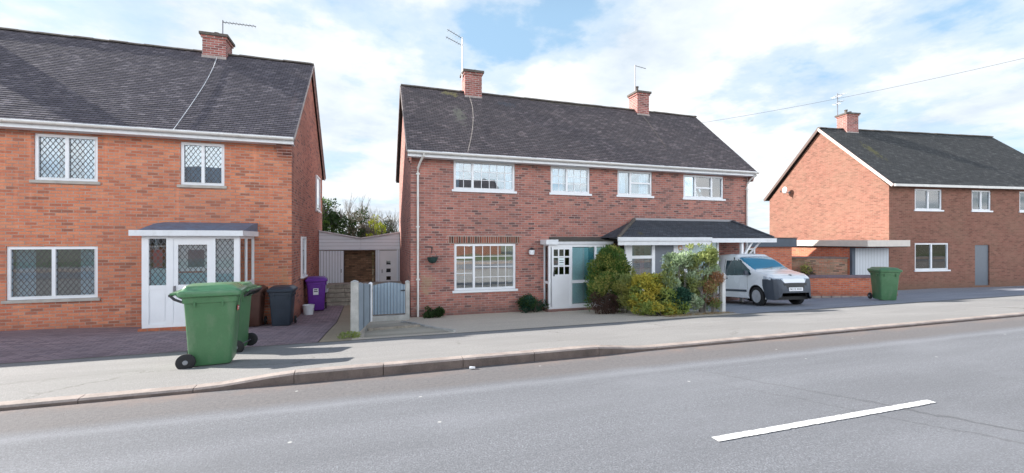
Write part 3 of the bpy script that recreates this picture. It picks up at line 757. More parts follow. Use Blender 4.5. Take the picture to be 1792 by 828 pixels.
# right porch front
yp = 12.4; z0p, z1p = .05, 2.36
pf = MB(); P_ = pf.box
for a, b in ((7.95, 8.20), (8.98, 9.10), (9.86, 9.96), (10.3, 10.42)): P_(a, b, yp, yp+.07, z0p, z1p)
P_(8.20, 8.98, yp+.002, yp+.068, z1p-.10, z1p); P_(8.20, 8.98, yp+.002, yp+.068, 1.72, 1.82); P_(8.20, 8.98, yp+.002, yp+.068, .1, .75)
P_(7.72, 7.95, yp+.5, yp+.56, 1.62, 1.70)
P_(9.96, 10.3, yp+.01, yp+.06, 1.66, z1p); P_(9.96, 10.3, yp+.01, yp+.06, .1, 1.15)
P_(10.42, 11.80, yp+.004, yp+.064, .1, .6); P_(10.42, 11.80, yp+.004, yp+.064, z1p-.08, z1p); P_(11.74, 11.80, yp+.004, yp+.064, .6, z1p-.08)
po = pf.build('porch_frame', M['white'], H2)
boxes('pane', M['glass'], po, [(8.20, 8.98, yp+.03, yp+.036, 1.82, 2.26), (8.20, 8.98, yp+.03, yp+.036, .75, 1.72), (9.96, 10.3, yp+.03, yp+.036, 1.15, 1.66)])
g = MB(); g.box(7.72, 7.95, yp+.53, yp+.536, 1.70, 2.3); g.build('side_pane', M['glass_dark'], po)
g = MB(); g.box(10.42, 11.74, yp+.03, yp+.036, .6, z1p-.08); g.build('frosted_pane', M['glass_frost'], po)
boxes('curtain', M['curtain_grey'], po, [(8.25, 8.6, yp+.5, yp+.53, .7, 2.1)]); boxes('coat', M['redcloth'], po, [(8.75, 8.92, yp+.35, yp+.38, .7, 1.7)]); boxes('shelf', M['white_soft'], po, [(8.3, 8.7, yp+.3, yp+.33, .75, 1.0)])
g = MB(); g.box(10.45, 11.7, yp+.4, yp+.42, .3, 2.2); g.build('porch_blind', M['curtain'], po)
g = MB(); g.box(10.06, 10.22, yp+.002, yp+.008, 2.0, 2.16, 0); g.box(10.09, 10.19, yp-.003, yp+.001, 2.03, 2.12, 1); g.build('door_sign', [M['orange'], M['white']], po)
dr = MB(); wall_holes(dr, 9.10, 9.86, z0p, z1p-.02, yp+.02, [(9.40, 9.52, 1.2, 1.86)], th=.04)
do = dr.build('front_door', M['grey_door'], H2)
g = MB(); g.box(9.40, 9.52, yp+.035, yp+.04, 1.2, 1.86); g.build('pane', M['glass_frost'], do)
g = MB(); g.box(9.15, 9.18, yp-.02, yp+.018, 1.05, 1.2); g.build('handle', M['metal'], do)
# carport post and braces at the right end
g = MB(); g.box(12.55, 12.64, yE+.1, yE+.19, .12, zE-.04); g.build('carport_post', M['white'], H2)
g = MB(); g.bar((12.64, yE+.14, 1.75), (13.15, yE+.14, zE-.06), .06); g.bar((13.2, yE+.5, 1.7), (13.55, yE+.14, zE-.06), .06); g.box(13.18, 13.25, yE+.5, yE+.57, .12, zE-.04); g.build('brace', M['white'], H2)

# side extension of the right half with grey flat roof (px 1345-1392)
SX = thing('side_extension', 'low brick side extension with grey flat roof just right of the middle houses', 'extension', (16, 14.6, 0))
m = MB(); wall_holes(m, 14.06, 18.0, -.1, 2.05, 14.6, [(15.0, 15.9, .02, 2.0)]); m.face([(18.0, 14.6, -.1), (18.0, 19, -.1), (18.0, 19, 2.05), (18.0, 14.6, 2.05)]); m.face([(18, 19, -.1), (14.06, 19, -.1), (14.06, 19, 2.05), (18, 19, 2.05)])
m.build('wall', M['brick_wall'], SX)
m = MB(); m.box(14.08, 18.12, 14.45, 19.1, 2.05, 2.42); so = m.build('flat_roof', M['grey_fascia'], SX)
m = MB(); m.box(14.08, 18.15, 14.41, 19.12, 2.423, 2.455); m.build('roof_trim', plain('brown_trim', (.12, .085, .075), .8), so)
m = MB(); m.box(15.0, 15.08, 14.62, 14.7, .02, 2.0); m.box(15.82, 15.9, 14.62, 14.7, .02, 2.0); m.box(15.08, 15.82, 14.62, 14.7, 1.92, 2.0); m.box(15.08, 15.82, 14.63, 14.68, .02, 1.2); dd = m.build('door', M['white'], SX)
m = MB(); m.box(15.08, 15.82, 14.65, 14.656, 1.2, 1.92); m.build('pane', M['glass_dark'], dd)

# ---------- left house
H1 = thing('semi_detached_house', 'orange brick semi-detached house on the left with a white leaded porch and one aerial chimney', 'house', (-6, 13, 0))
x0, x1, yf, yb, ze = -15.2, -2.15, 13.0, 20.2, 5.11
W1 = [(-4.71, -3.74, 3.76, 4.86), (-7.6, -6.4, 3.76, 4.86), (-8.1, -6.4, .95, 2.2), (-4.3, -3.5, .2, 2.15)]
m = MB(); wall_holes(m, x0, x1, -.1, ze-.05, yf, W1)
m.build('wall', M['brick_left'], H1)
m = MB(); m.face([(x1, yb, -.1), (x0, yb, -.1), (x0, yb, ze), (x1, yb, ze)]); m.build('rear_wall', M['brick_left'], H1)
mg = MB()
mgl = MB(); gable(mgl, x0, yf, yb, ze-.05, 16.6, 8.42, flip=True); mgl.build('gable_wall', M['brick_left'], H1)
# right gable with openings for two narrow windows
for (a, b, c, d) in (): pass
gable(mg, x1, yf, yb, ze-.05, 16.6, 8.42)
m2 = MB()
for k in range(6): mg.box(x1-.35+.0, x1+.02, yf-.04-.035*k, yf-.003-.035*k, ze-.50+.075*k, ze-.43+.075*k+.001*k)
mg.build('gable_wall', brick('brick_gable_red', [(.15, .065, .06), (.34, .12, .085), (.45, .16, .11), (.48, .19, .13), (.40, .14, .09)], (.44, .33, .29), stain=(.16, .07, .06), stain_amt=.35), H1)
roof(H1, x0-.12, x1+.1, 12.72, 5.08, 16.6, 8.55, M['tile_left'], 11)
b_ = MB(); b_.bar((x1+.075, 12.74, 5.0), (x1+.075, 16.6, 8.43), .03, .14); b_.bar((x1+.075, 20.46, 5.0), (x1+.075, 16.6, 8.43), .03, .14); b_.build('bargeboard', plain('faded_bargeboard', (.40, .28, .26), .8, .2), H1)
gutter(H1, x0, x1+.1, 12.705, 5.05)
chimney(H1, -4.97, 16.6, 8.15, 9.08, .66, .66, ((-.02, .03),))
chimney(H1, -12.4, 16.6, 8.15, 9.08, .66, .66, ((0, .03),))
fl = MB(); fl.box(x0+.05, x1-.05, yf+.25, yb-.05, 2.5, 2.65); fl.box(x0+.05, x1-.05, 16.5, 16.6, 0, 2.49); fl.box(x0+.05, x1-.05, 16.5, 16.6, 2.66, 4.9); fl.box(x0+.05, x1-.05, yf+.25, yb-.05, 4.92, 5.0); fl.build('inner_rooms', M['room'], H1)
window(H1, *W1[0], yf, [(0, .5, 0, 1, 1, 1), (.5, 1, 0, 1, 1, 1)], lead=True, sill='stone', curtain=[(.03, .97, .02, .98, 'curtain')], label='leaded upper window of two tall casements')
window(H1, *W1[1], yf, [(0, .5, 0, 1, 1, 1), (.5, 1, 0, 1, 1, 1)], lead=True, sill='stone', curtain=[(.03, .3, .02, .98, 'curtain'), (.7, .97, .02, .98, 'curtain')])
window(H1, *W1[2], yf, [(0, .5, 0, 1, 1, 1), (.5, 1, 0, 1, 1, 1)], lead=True, sill='stone', curtain=[(.03, .25, .02, .98, 'curtain'), (.75, .97, .02, .98, 'curtain')])
for (ya, yb_, za, zb_) in ((18.0, 19.1, 3.50, 4.86), (14.5, 15.3, 1.22, 2.45)):
    f = MB(); X = x1+.002
    f.box(X, X+.05, ya, ya+.06, za, zb_); f.box(X, X+.05, yb_-.06, yb_, za, zb_); f.box(X, X+.05, ya+.06, yb_-.06, za, za+.06); f.box(X, X+.05, ya+.06, yb_-.06, zb_-.06, zb_); f.box(X, X+.09, ya-.04, yb_+.04, za-.05, za-.002)
    fo = f.build('side_window', M['white'], H1)
    g = MB(); g.box(X+.01, X+.02, ya+.06, yb_-.06, za+.06, zb_-.06); g.build('pane', M['glass_dark'], fo)
# left porch
xa, xb, yp, z0p, z1p = -4.97, -3.05, 11.7, .36, 2.44
pf = MB(); P_ = pf.box
P_(xa, xb, yp+.002, yp+.06, z0p, z0p+.08); P_(xa, xb, yp+.002, yp+.06, z1p-.06, z1p)
for a, b in ((xa, -4.84), (-4.51, -4.38), (-3.63, -3.55), (-3.17, -3.05)): P_(a, b, yp-.004, yp+.066, z0p+.08, z1p-.06)
for a, b in ((-4.84, -4.51), (-3.55, -3.17)):
    P_(a, b, yp+.006, yp+.056, 1.22, 1.32); P_(a, b, yp+.02, yp+.04, z0p+.08, 1.22); P_(a+.03, b-.03, yp+.012, yp+.018, .52, 1.14)
for X in (xa, xb-.06):
    P_(X, X+.06, yp+.067, yf-.002, z0p, z0p+.08); P_(X, X+.06, yp+.067, yf-.002, z1p-.06, z1p); P_(X, X+.06, yp+.067, yf-.002, 1.22, 1.30); P_(X+.02, X+.04, yp+.067, yf-.08, z0p+.08, 1.22)
    P_(X, X+.06, yf-.08, yf-.002, z0p+.08, 1.22); P_(X, X+.06, yf-.08, yf-.002, 1.30, z1p-.06); P_(X, X+.06, yp+.60, yp+.66, 1.30, z1p-.06)
po = pf.build('porch_frame', M['white'], H1)
panes = [(-4.84, -4.51, 1.32, 2.38), (-3.55, -3.17, 1.32, 2.38)]
boxes('pane', M['glass_porch'], po, [(a, b, yp+.03, yp+.036, c, d) for a, b, c, d in panes]+[(X, X+.006, ya_, yb_, 1.30, z1p-.06) for X in (xb-.03, xa+.024) for ya_, yb_ in ((yp+.067, yp+.60), (yp+.66, yf-.08))])
def leading(parent, rects, y, st=.105, k=1.45):
    g = MB()
    for (a, b, c, d) in rects:
        w, h = b-a, d-c; n = int((w+h/k)/st)+2
        for s_ in (1, -1):
            for i in range(-n, n+1):
                xa_, xb_ = (i*st, i*st+h/k) if s_ > 0 else (i*st+w, i*st+w-h/k)
                t0, t1 = 0.0, 1.0; dx_ = xb_-xa_
                for q, r in ((-dx_, xa_), (dx_, w-xa_)):
                    if q < 0: t0 = max(t0, r/q)
                    else: t1 = min(t1, r/q)
                if t0 < t1: g.bar((a+xa_+dx_*t0, y, c+h*t0), (a+xa_+dx_*t1, y, c+h*t1), .013, .006, up=(0, 1, 0))
    return g.build('leading', M['lead'], parent)
for q_ in panes: leading(po, [q_], yp+.026)
dr = MB(); wall_holes(dr, -4.38, -3.63, z0p+.08, z1p-.06, yp+.012, [(-4.29, -3.72, 1.32, 2.24)], th=.045)
dr.box(-4.29, -3.72, yp+.004, yp+.010, .56, 1.16); dr.box(-4.38, -3.63, yp+.014, yp+.05, z0p+.06, z0p+.08)
do = dr.build('porch_door', M['white'], H1)
g = MB(); g.box(-4.29, -3.72, yp+.035, yp+.041, 1.32, 2.24); g.build('pane', M['glass_porch'], do)
leading(do, [(-4.29, -3.72, 1.32, 2.24)], yp+.031)
g = MB(); g.box(-4.36, -4.33, yp-.03, yp+.011, 1.1, 1.3); g.build('handle', M['metal'], do)
boxes('screen', M['teal'], po, [(-4.84, -4.52, yp+.10, yp+.12, .6, 1.70), (-4.3, -3.2, yp+.11, yp+.13, .6, 1.58)]); boxes('coat', M['redcloth'], po, [(-4.80, -4.62, yp+.10, yp+.115, 1.72, 2.12)]); boxes('curtain', M['lace'], po, [(-4.3, -3.70, yp+.09, yp+.10, 1.62, 2.25), (-3.55, -3.17, yp+.09, yp+.10, 1.55, 2.38)]); boxes('coat', M['curtain_grey'], po, [(-4.12, -3.8, yp+.075, yp+.085, 1.72, 2.12)])
g = MB(); g.box(-4.25, -3.55, yf+.05, yf+.09, .25, 2.1); g.build('inner_door', M['white_soft'], H1)
r_ = MB(); r_.box(-5.15, -2.95, yp-.14, yf-.002, z1p+.002, 2.57); rp = r_.build('porch_roof', M['white_soft'], H1)
r_ = MB(); r_.hexa([(-5.05, yp+.0, 2.573), (-2.97, yp+.0, 2.573), (-2.97, yf-.004, 2.573), (-5.05, yf-.004, 2.573)], [(-5.05, yp+.75, 2.74), (-2.97, yp+.75, 2.74), (-2.97, yf-.004, 2.80), (-5.05, yf-.004, 2.80)])
r_.build('lead_flashing', M['slate_fascia'], rp)
s_ = MB(); s_.box(xa-.05, xb+.05, yp-.06, yf-.004, -.05, z0p-.003); s_.build('porch_plinth', M['brick_wall'], H1)

# ---------- right house (turned 8 degrees)
ang = R(-8)
H3 = thing('brick_house', 'pink sunlit brick house on the right seen from its gable end with a satellite dish', 'house', (23.05, 13.6, 0), ang)
# local: x right along the facade, y back; gable at x=0, front eave y=0, ridge 3.98, z eave 5.0, ridge 8.6
m = MB(); wall_holes(m, .12, 12, -.1, 4.95, .28, [(1.6, 3.2, 3.8, 4.8), (5, 6.2, 3.8, 4.8), (1.6, 3.6, .9, 2.2), (8, 9.6, 3.8, 4.8), (5.2, 6.1, .1, 2.1)])
m.face([(12, 7.7, -.1), (.12, 7.7, -.1), (.12, 7.7, 4.95), (12, 7.7, 4.95)])
gable(m, .12, .28, 7.7, 4.92, 3.98, 8.42, flip=True); gable(m, 12, .28, 7.7, 4.92, 3.98, 8.42)
m.build('wall', M['brick_right'], H3)
ro3 = roof(H3, 0, 12.12, 0, 4.98, 3.98, 8.60, M['tile_right'], 21)
b_ = MB(); b_.bar((-.045, -.02, 4.90), (-.045, 3.98, 8.52), .03, .13); b_.build('bargeboard', plain('pale_bargeboard', (.60, .48, .44), .7, .1), H3)
b_ = MB(); b_.bar((-.045, 7.98, 4.90), (-.045, 3.98, 8.52), .03, .15); b_.build('bargeboard', plain('brown_bargeboard', (.12, .08, .07), .7, .1), H3)
g = MB(); g.box(0, 12.1, -.10, -.003, 4.86, 4.97); g.build('gutter', M['gutter'], H3)
chimney(H3, 1.9, 3.98, 8.2, 9.45, .75, .62, ((-.1, .12), (.15, .03)))
for (a, b, c, d) in ((1.6, 3.2, 3.8, 4.8), (5, 6.2, 3.8, 4.8), (8, 9.6, 3.8, 4.8), (1.6, 3.6, .9, 2.2)):
    window(H3, a, b, c, d, .28, [(0, .5, 0, 1, 1, 1), (.5, 1, 0, 1, 1, 1)], curtain=[(.03, .97, .02, .98, 'curtain')])
dr = MB(); dr.box(5.2, 6.1, .33, .38, .1, 2.1); dr.build('front_door', M['grey_door'], H3)
g = MB(); g.box(.3, 11.9, .6, 7.6, 2.5, 2.6); g.box(.3, 11.9, 3.9, 4.0, 0, 4.9); g.box(.3, 11.9, .6, 7.6, 4.93, 4.96); g.build('inner_rooms', M['room'], H3)

# garage beside the right house
G3 = thing('garage', 'flat-roofed red brick garage with white ribbed door below the pink gable', 'garage', (21.6, 13.7, 0))
m = MB(); m.box(20.4, 23.0, 13.75, 19.5, -.1, 2.02)
m.build('wall', M['brick_wall'], G3)
m = MB(); m.box(20.25, 23.0, 12.9, 19.7, 2.06, 2.34); fo = m.build('flat_roof', plain('cream_fascia', (.66, .60, .54), .6, .06), G3)
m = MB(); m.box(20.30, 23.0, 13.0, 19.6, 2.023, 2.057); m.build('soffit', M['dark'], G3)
m = MB(); m.box(20.62, 22.85, 13.66, 13.74, .0, 1.98); m.build('garage_door', M['garage_door'], G3)
m = MB(); m.box(20.42, 20.62, 13.64, 13.745, 0, 2.0); m.build('door_post', M['grey_fascia'], G3)

# ------------------------------------------------------------------ wall fittings, aerials, cables
def aerial(x, y, z0, h, arms, label, tilt=0, loc=None, group='television aerials on the chimneys'):
    o = thing('tv_aerial', label, 'aerial', (x, y, z0), 0, group)
    m = MB(); m.tube([(x, y, z0), (x+tilt, y, z0+h)], .022, 8); m.build('mast', M['metal'], o)
    for (zz, L_, dirx, dz, n, el) in arms:
        a = MB(); xx = x+tilt*zz/h
        a.tube([(xx, y, z0+zz), (xx+dirx*L_, y-.15*L_, z0+zz+dz)], .011, 6)
        for i in range(n):
            f = (i+.5)/n; cx, cy, cz = xx+dirx*L_*f, y-.15*L_*f, z0+zz+dz*f
            a.tube([(cx-.02*dirx, cy-el, cz), (cx+.02*dirx, cy+el, cz)], .006, 5)
        a.build('boom', M['metal'], o)
    return o
aerial(-4.74, 16.3, 8.9, .66, [(.60, 1.0, 1, -.06, 10, .10)], 'single-boom aerial on the chimney of the orange brick left house')
aerial(3.24, 16.35, 8.5, 1.66, [(1.63, .60, -1, .22, 6, .14), (1.36, .66, -1, .20, 7, .14)], 'aerial with two booms pointing left on the left chimney of the middle houses')
aerial(10.93, 16.3, 8.6, 1.45, [(1.42, .5, 1, -.1, 4, .05)], 'thin pale mast with a short bent arm on the right middle chimney')
a = aerial(24.6, 17.2, 9.3, 1.22, [(1.15, .45, .7, 0, 3, .28), (1.0, .4, -.7, 0, 3, .28), (.78, .45, .7, 0, 3, .24), (.6, .4, -.7, 0, 3, .2)], 'stacked short-boom aerial on the chimney of the pink gabled house')
# satellite dish on the right gable
dloc = Vector((23.05, 13.6, 0))+Matrix.Rotation(ang, 3, 'Z') @ Vector((.12, 6.1, 5.32))
SD = thing('satellite_dish', 'small white satellite dish on the pink brick gable', 'satellite dish', dloc, ang)
m = MB(); n = 14
rings = [[(-.42-.10*(1-(r/.27)**2)+0, r*math.cos(2*math.pi*i/n)*.9, .05+r*math.sin(2*math.pi*i/n)) for i in range(n)] for r in (.02, .1, .19, .27)]
m.loft(rings, cap0=True, cap1=False); d_ = m.build('dish', M['white'], SD, smooth_=True); sm = d_.modifiers.new('solid', 'SOLIDIFY'); sm.thickness = .012
m = MB(); m.tube([(-.01, 0, -.12), (-.3, 0, -.12), (-.42, 0, 0)], .02, 8); m.box(-.03, 0, -.08, .08, -.22, -.02); m.tube([(-.44, 0, -.2), (-.72, .03, -.08)], .012, 6); m.build('arm', M['metal'], SD)
m = MB(); m.lathe([(.04, -.05), (.045, .05), (.02, .06)], (-.74, .03, -.06), 10); m.build('receiver', M['metal_dark'], SD)
# cables down the roofs
def roof_cable(pts_xy, ye, ze, yr, zr, label, r=.008, mat='white_soft'):
    m = MB(); L_ = []
    for x, f in pts_xy: L_.append((x, ye+(yr-ye)*f-.02, ze+(zr-ze)*f+.045))
    m.tube(L_, r, 6); return tag(m.build('aerial_cable', M[mat], smooth_=True), label, 'cable')
def bez(ps, n=14):
    out = []
    for i in range(n+1):
        t = i/n; a = [((1-t)**3), 3*t*(1-t)**2, 3*t*t*(1-t), t**3]
        out.append((sum(a[k]*ps[k][0] for k in range(4)), sum(a[k]*ps[k][1] for k in range(4))))
    return out
roof_cable(bez([(-4.97, 1.0), (-4.70, .75), (-4.70, .35), (-4.73, -.01)]), 12.72, 5.08, 16.6, 8.55, 'pale cable running down the left roof from its chimney', .008)
roof_cable(bez([(3.42, .99), (3.55, .72), (3.25, .38), (2.75, .01)]), 13.0, 5.0, 16.4, 8.08, 'pale cable running down the plum roof below the left chimney', .006, 'stone')
roof_cable(bez([(11.1, .97), (11.05, .7), (10.9, .55), (10.75, .3)]), 13.0, 5.0, 16.4, 8.08, 'short cable running down the plum roof below the right chimney', .004, 'ridge')
m = MB(); P0, P1 = Vector((14.2, 16.4, 7.75)), Vector((24, 8.0, 9.3)); pts = []
for i in range(25):
    t_ = i/24; p = P0.lerp(P1, t_); p.z -= .18*4*t_*(1-t_); pts.append(p)
m.tube(pts, .006, 5); tag(m.build('overhead_cable', M['metal']), 'thin overhead telephone cable crossing the sky to the right', 'cable')

# hanging basket
HB = thing('hanging_basket', 'round dark green hanging basket on the brick wall beside the downpipe', 'hanging basket', (1.68, 13.13, 1.62))
m = MB(); m.lathe([(.02, 1.64), (.10, 1.67), (.15, 1.75), (.165, 1.82), (.14, 1.83)], (1.68, 13.11, 0), 14); m.build('bowl', plain('green_coir', (.02, .05, .045), .9, .3, 20), HB, smooth_=True)
m = MB(); m.tube([(1.68, 13.3, 2.12), (1.68, 13.10, 2.14), (1.68, 13.09, 2.08)], .008, 6); m.tube([(1.68, 13.29, 2.15), (1.68, 13.29, 1.95)], .01, 6)
for a in (0, 2.1, 4.2): m.tube([(1.68, 13.10, 2.09), (1.68+.15*math.cos(a), 13.11+.15*math.sin(a), 1.83)], .004, 4)
m.build('bracket', M['metal_dark'], HB)
# wall lamp
WL = thing('wall_lamp', 'small white wall lamp with a dark cap beside the living room window', 'wall lamp', (4.92, 13.2, 1.9))
m = MB(); m.lathe([(.02, 1.86), (.08, 1.87), (.095, 1.93), (.09, 2.02), (.03, 2.03)], (4.92, 13.19, 0), 14); m.build('shade', M['white'], WL, smooth_=True)
m = MB(); m.lathe([(.11, 2.035), (.05, 2.08), (.01, 2.10)], (4.92, 13.19, 0), 12); m.box(4.89, 4.95, 13.19, 13.297, 2.05, 2.08); m.build('cap', M['metal_dark'], WL)

# ------------------------------------------------------------------ wheelie bins
def rrect(hx, hy, r, n=4, cx=0, cy=0):
    out = []
    for (sx, sy, a0) in ((1, 1, 0), (-1, 1, 90), (-1, -1, 180), (1, -1, 270)):
        for i in range(n+1):
            a = R(a0+90*i/n); out.append((cx+sx*(hx-r)+r*math.cos(a), cy+sy*(hy-r)+r*math.sin(a)))
    return out
def wheelie(name, label, body, lid, loc, rz, scale=1, sticker=None, group='wheelie bins'):
    """local x = front; height 1.07"""
    t = thing(name, label, 'bin', loc, rz, group); WPOS.pop(t.name, None); t.scale = (scale,)*3
    m = MB(); rings = []
    for (z, xf, xk, hy) in ((.03, .235, -.215, .215), (.06, .245, -.225, .225), (.30, .262, -.235, .24), (.80, .300, -.262, .268), (.84, .302, -.265, .27), (.845, .318, -.280, .285), (.94, .325, -.285, .288)):
        rings.append([(x_, y_, z) for x_, y_ in rrect((xf-xk)/2, hy, .05, 4, (xf+xk)/2, 0)])
    m.loft(rings)
    for yy in (-.16, .16): m.box(.318, .335, yy-.012, yy+.012, .78, .90)
    for sx in (-.14, .16):
        for s in (-1, 1): m.box(sx-.01, sx+.01, s*.286-.012, s*.286+.012, .80, .86)
    m.build('body', body, t, smooth_=True)
    m = MB(); rings = []
    for (z, xf, xk, hy, r) in ((.925, .352, -.315, .312, .06), (.935, .368, -.33, .322, .06), (.985, .372, -.33, .324, .06), (1.0, .362, -.325, .316, .06)):
        rings.append([(x_, y_, z) for x_, y_ in rrect((xf-xk)/2, hy, r, 4, (xf+xk)/2, 0)])
    rings.append([(x_, y_, 1.012) for x_, y_ in rrect(.31, .285, .06, 4, .02, 0)])
    rings.append([(x_, y_, 1.045+.02*(1-abs(x_)*1.5)) for x_, y_ in rrect(.27, .24, .06, 4, .0, 0)])
    rings.append([(x_, y_, 1.07) for x_, y_ in rrect(.15, .12, .05, 4, -.02, 0)])
    m.loft(rings)
    m.box(-.40, -.32, -.27, .27, .958, .982)
    m.build('lid', lid, t, smooth_=True)
    m = MB(); m.tube([(-.405, -.24, .95), (-.405, .24, .95)], .019, 8)
    for s in (-.24, 0, .24): m.tube([(-.405, s, .95), (-.36, s, .90), (-.28, s, .86)], .016, 7)
    m.build('handle', M['metal_dark'] if body is not M['bin_purple'] else body, t, smooth_=True)
    m = MB(); m.tube([(-.235, -.27, .105), (-.235, .27, .105)], .012, 8); m.build('axle', M['metal'], t)
    for s in (-1, 1):
        y0 = s*.245
        w = MB(); w.lathe([(.06, 0), (.092, .004), (.105, .012), (.105, .042), (.092, .05), (.06, .052)], (-.235, y0+(-.052 if s < 0 else 0)+.052*0, .105), 22, 'y')
        # lathe on 'y' puts h on -y
        w2 = MB(); w2.lathe([(.06, -.026), (.092, -.024), (.105, -.015), (.105, .015), (.092, .024), (.06, .026)], (-.235, s*.275, .105), 22, 'y'); wo = w2.build('wheel', M['rubber'], t, smooth_=True)
        h = MB(); h.lathe([(.064, -.02), (.064, .02)], (-.235, s*.275, .105), 18, 'y')
        h.lathe([(.052, .0), (.050, .024), (.03, .026), (.026, .034), (.0, .036)] if s < 0 else [(0, -.036), (.026, -.034), (.03, -.026), (.05, -.024), (.052, 0)], (-.235, s*.275, .105), 18, 'y')
        h.build('hub', plain('hub_grey', (.24, .25, .27), .5) if 'hub_grey' not in bpy.data.materials else bpy.data.materials['hub_grey'], wo, smooth_=True)
    if sticker:
        kind, = sticker
        if kind == 'red':
            s = MB(); s.hexa([(.3105, -.215, .715), (.3110, -.09, .715), (.3135, -.09, .715), (.3130, -.215, .715)], [(.3150, -.215, .785), (.3155, -.09, .785), (.3180, -.09, .785), (.3175, -.215, .785)])
            so = s.build('sticker', M['sticker_red'], t)
            s = MB(); s.bar((.3175, -.19, .758), (.3175, -.12, .758), .004, .014); s.bar((.3165, -.19, .738), (.3165, -.14, .738), .004, .008); s.build('sticker_print', M['sticker_white'], so)
        else:
            s = MB(); s.hexa([(.290, -.09, .52), (.290, .06, .52), (.294, .06, .52), (.294, -.09, .52)], [(.304, -.09, .72), (.304, .06, .72), (.308, .06, .72), (.308, -.09, .72)])
            so = s.build('sticker', M['sticker_white'], t)
            s = MB(); s.box(.3005, .3075, -.07, .03, .665, .695); s.box(.298, .305, -.07, .04, .61, .64); s.build('sticker_print', M['bin_black'], so)
    return t
def on_g(x, y, o=.006): return (x, y, gz(x, y)+o)
wheelie('wheelie_bin', 'green wheelie bin with a red sticker, nearest on the pavement at the left', M['bin_green'], M['bin_lid'], on_g(-2.15, 6.98), R(7), 1.04, ('red',))
wheelie('wheelie_bin', 'green wheelie bin half hidden behind the nearer green one', M['bin_green'], M['bin_lid'], on_g(-2.38, 8.42), R(174), 1.08)
wheelie('wheelie_bin', 'brown wheelie bin against the orange brick wall beside the white porch', M['bin_brown'], M['bin_brown'], on_g(-2.98, 12.45), R(-90), .97)
wheelie('wheelie_bin', 'charcoal wheelie bin at the corner of the orange brick house', M['bin_black'], M['bin_black'], on_g(-2.28, 12.5), R(-90), .97)
wheelie('wheelie_bin', 'purple wheelie bin with a white label beside the gable wall', M['bin_purple'], M['bin_purple'], on_g(-1.80, 15.3), R(-84), 1.03, ('white',))
wheelie('wheelie_bin', 'green wheelie bin by the end of the low orange-red wall', M['bin_green'], M['bin_green'], on_g(16.5, 10.0), R(-120), 1.05)
# bucket
BK = thing('bucket', 'white plastic bucket in front of the purple bin', 'bucket', (-1.93, 14.55, 0))
m = MB(); m.lathe([(.0, .012), (.13, .012), (.135, .03), (.165, .33), (.175, .33), (.175, .35), (.155, .35), (.14, .10), (0, .10)], (-1.93, 14.5, 0), 20); m.build('body', M['bucket'], BK, smooth_=True)
m = MB(); m.tube([(-1.93+.175*math.cos(a), 14.5-.06*math.sin(a)-.02, .31-.16*math.sin(a)) for a in [math.pi*i/12 for i in range(13)]], .005, 5); m.build('handle', M['metal'], BK)

# ------------------------------------------------------------------ gate, fence, posts
cz = gz(-.33, 9.3)
m = MB(); z1 = cz+1.13
m.hexa([(-.46, 9.22, cz-.3), (-.30, 9.22, cz-.3), (-.30, 9.38, cz-.3), (-.46, 9.38, cz-.3)], [(-.455, 9.225, z1), (-.305, 9.225, z1), (-.305, 9.375, z1), (-.455, 9.375, z1)])
m.hexa([(-.455, 9.225, z1), (-.305, 9.225, z1), (-.305, 9.375, z1), (-.455, 9.375, z1)], [(-.40, 9.28, z1+.03), (-.36, 9.28, z1+.03), (-.36, 9.32, z1+.03), (-.40, 9.32, z1+.03)])
tag(m.build('concrete_post', M['concrete'], bevel=.008), 'thick pale concrete post ending the garden fence at the pavement', 'post')
FN = thing('garden_fence', 'blue-grey vertical board fence running back from the concrete post to the gate', 'fence', (-.3, 11.2, 0))
m = MB(); y = 9.40
rf = random.Random(4)
while y < 12.8:
    g0 = gz(-.3, y); hh = 1.10+rf.uniform(-.015, .015)-.012*(y-9.4)
    xx = -.355+(y-9.4)*.075; m.box(xx-.011, xx+.011, y, y+.112, g0+.03, g0+hh); y += .122
m.build('board_panel', M['fence'], FN)
m = MB()
for h in (.25, .9):
    m.bar((-.39, 9.40, gz(0, 9.4)+h), (-.13, 12.85, gz(0, 12.85)+h), .04, .07)
m.build('rail', M['sleeper'], FN)
def post(x, y, z0, z1, w, label, mat):
    m = MB(); m.box(x-w/2, x+w/2, y-w/2, y+w/2, z0-.1, z1); m.hexa([(x-w/2-.01, y-w/2-.01, z1), (x+w/2+.01, y-w/2-.01, z1), (x+w/2+.01, y+w/2+.01, z1), (x-w/2-.01, y+w/2+.01, z1)], [(x-w/6, y-w/6, z1+.04), (x+w/6, y-w/6, z1+.04), (x+w/6, y+w/6, z1+.04), (x-w/6, y+w/6, z1+.04)])
    return tag(m.build('gate_post', mat), label, 'post')
post(-.10, 12.95, .0, 1.10, .10, 'slim white post at the fence side of the grey-blue gate', M['white_soft'])
post(.93, 12.98, .0, 1.12, .12, 'white post between the grey-blue gate and the house corner', M['concrete'])
GT = thing('garden_gate', 'closed grey-blue boarded garden gate with an arched top', 'gate', (.4, 12.95, .1))
m = MB(); n = 10; ga, gb = -.035, .86; w = (gb-ga)/n
for i in range(n):
    a, b = ga+w*i+.003, ga+w*(i+1)-.003; c = ((i+.5)/n-.5)*2; top = 1.06+.09*math.cos(c*1.57)
    ta = 1.03+.085*math.cos(((i)/n-.5)*2*1.45); tb = 1.03+.085*math.cos(((i+1)/n-.5)*2*1.45)
    m.hexa([(a, 12.93, .20), (b, 12.93, .20), (b, 12.952, .20), (a, 12.952, .20)], [(a, 12.93, ta), (b, 12.93, tb), (b, 12.952, tb), (a, 12.952, ta)])
m.build('board_panel', M['gate'], GT)
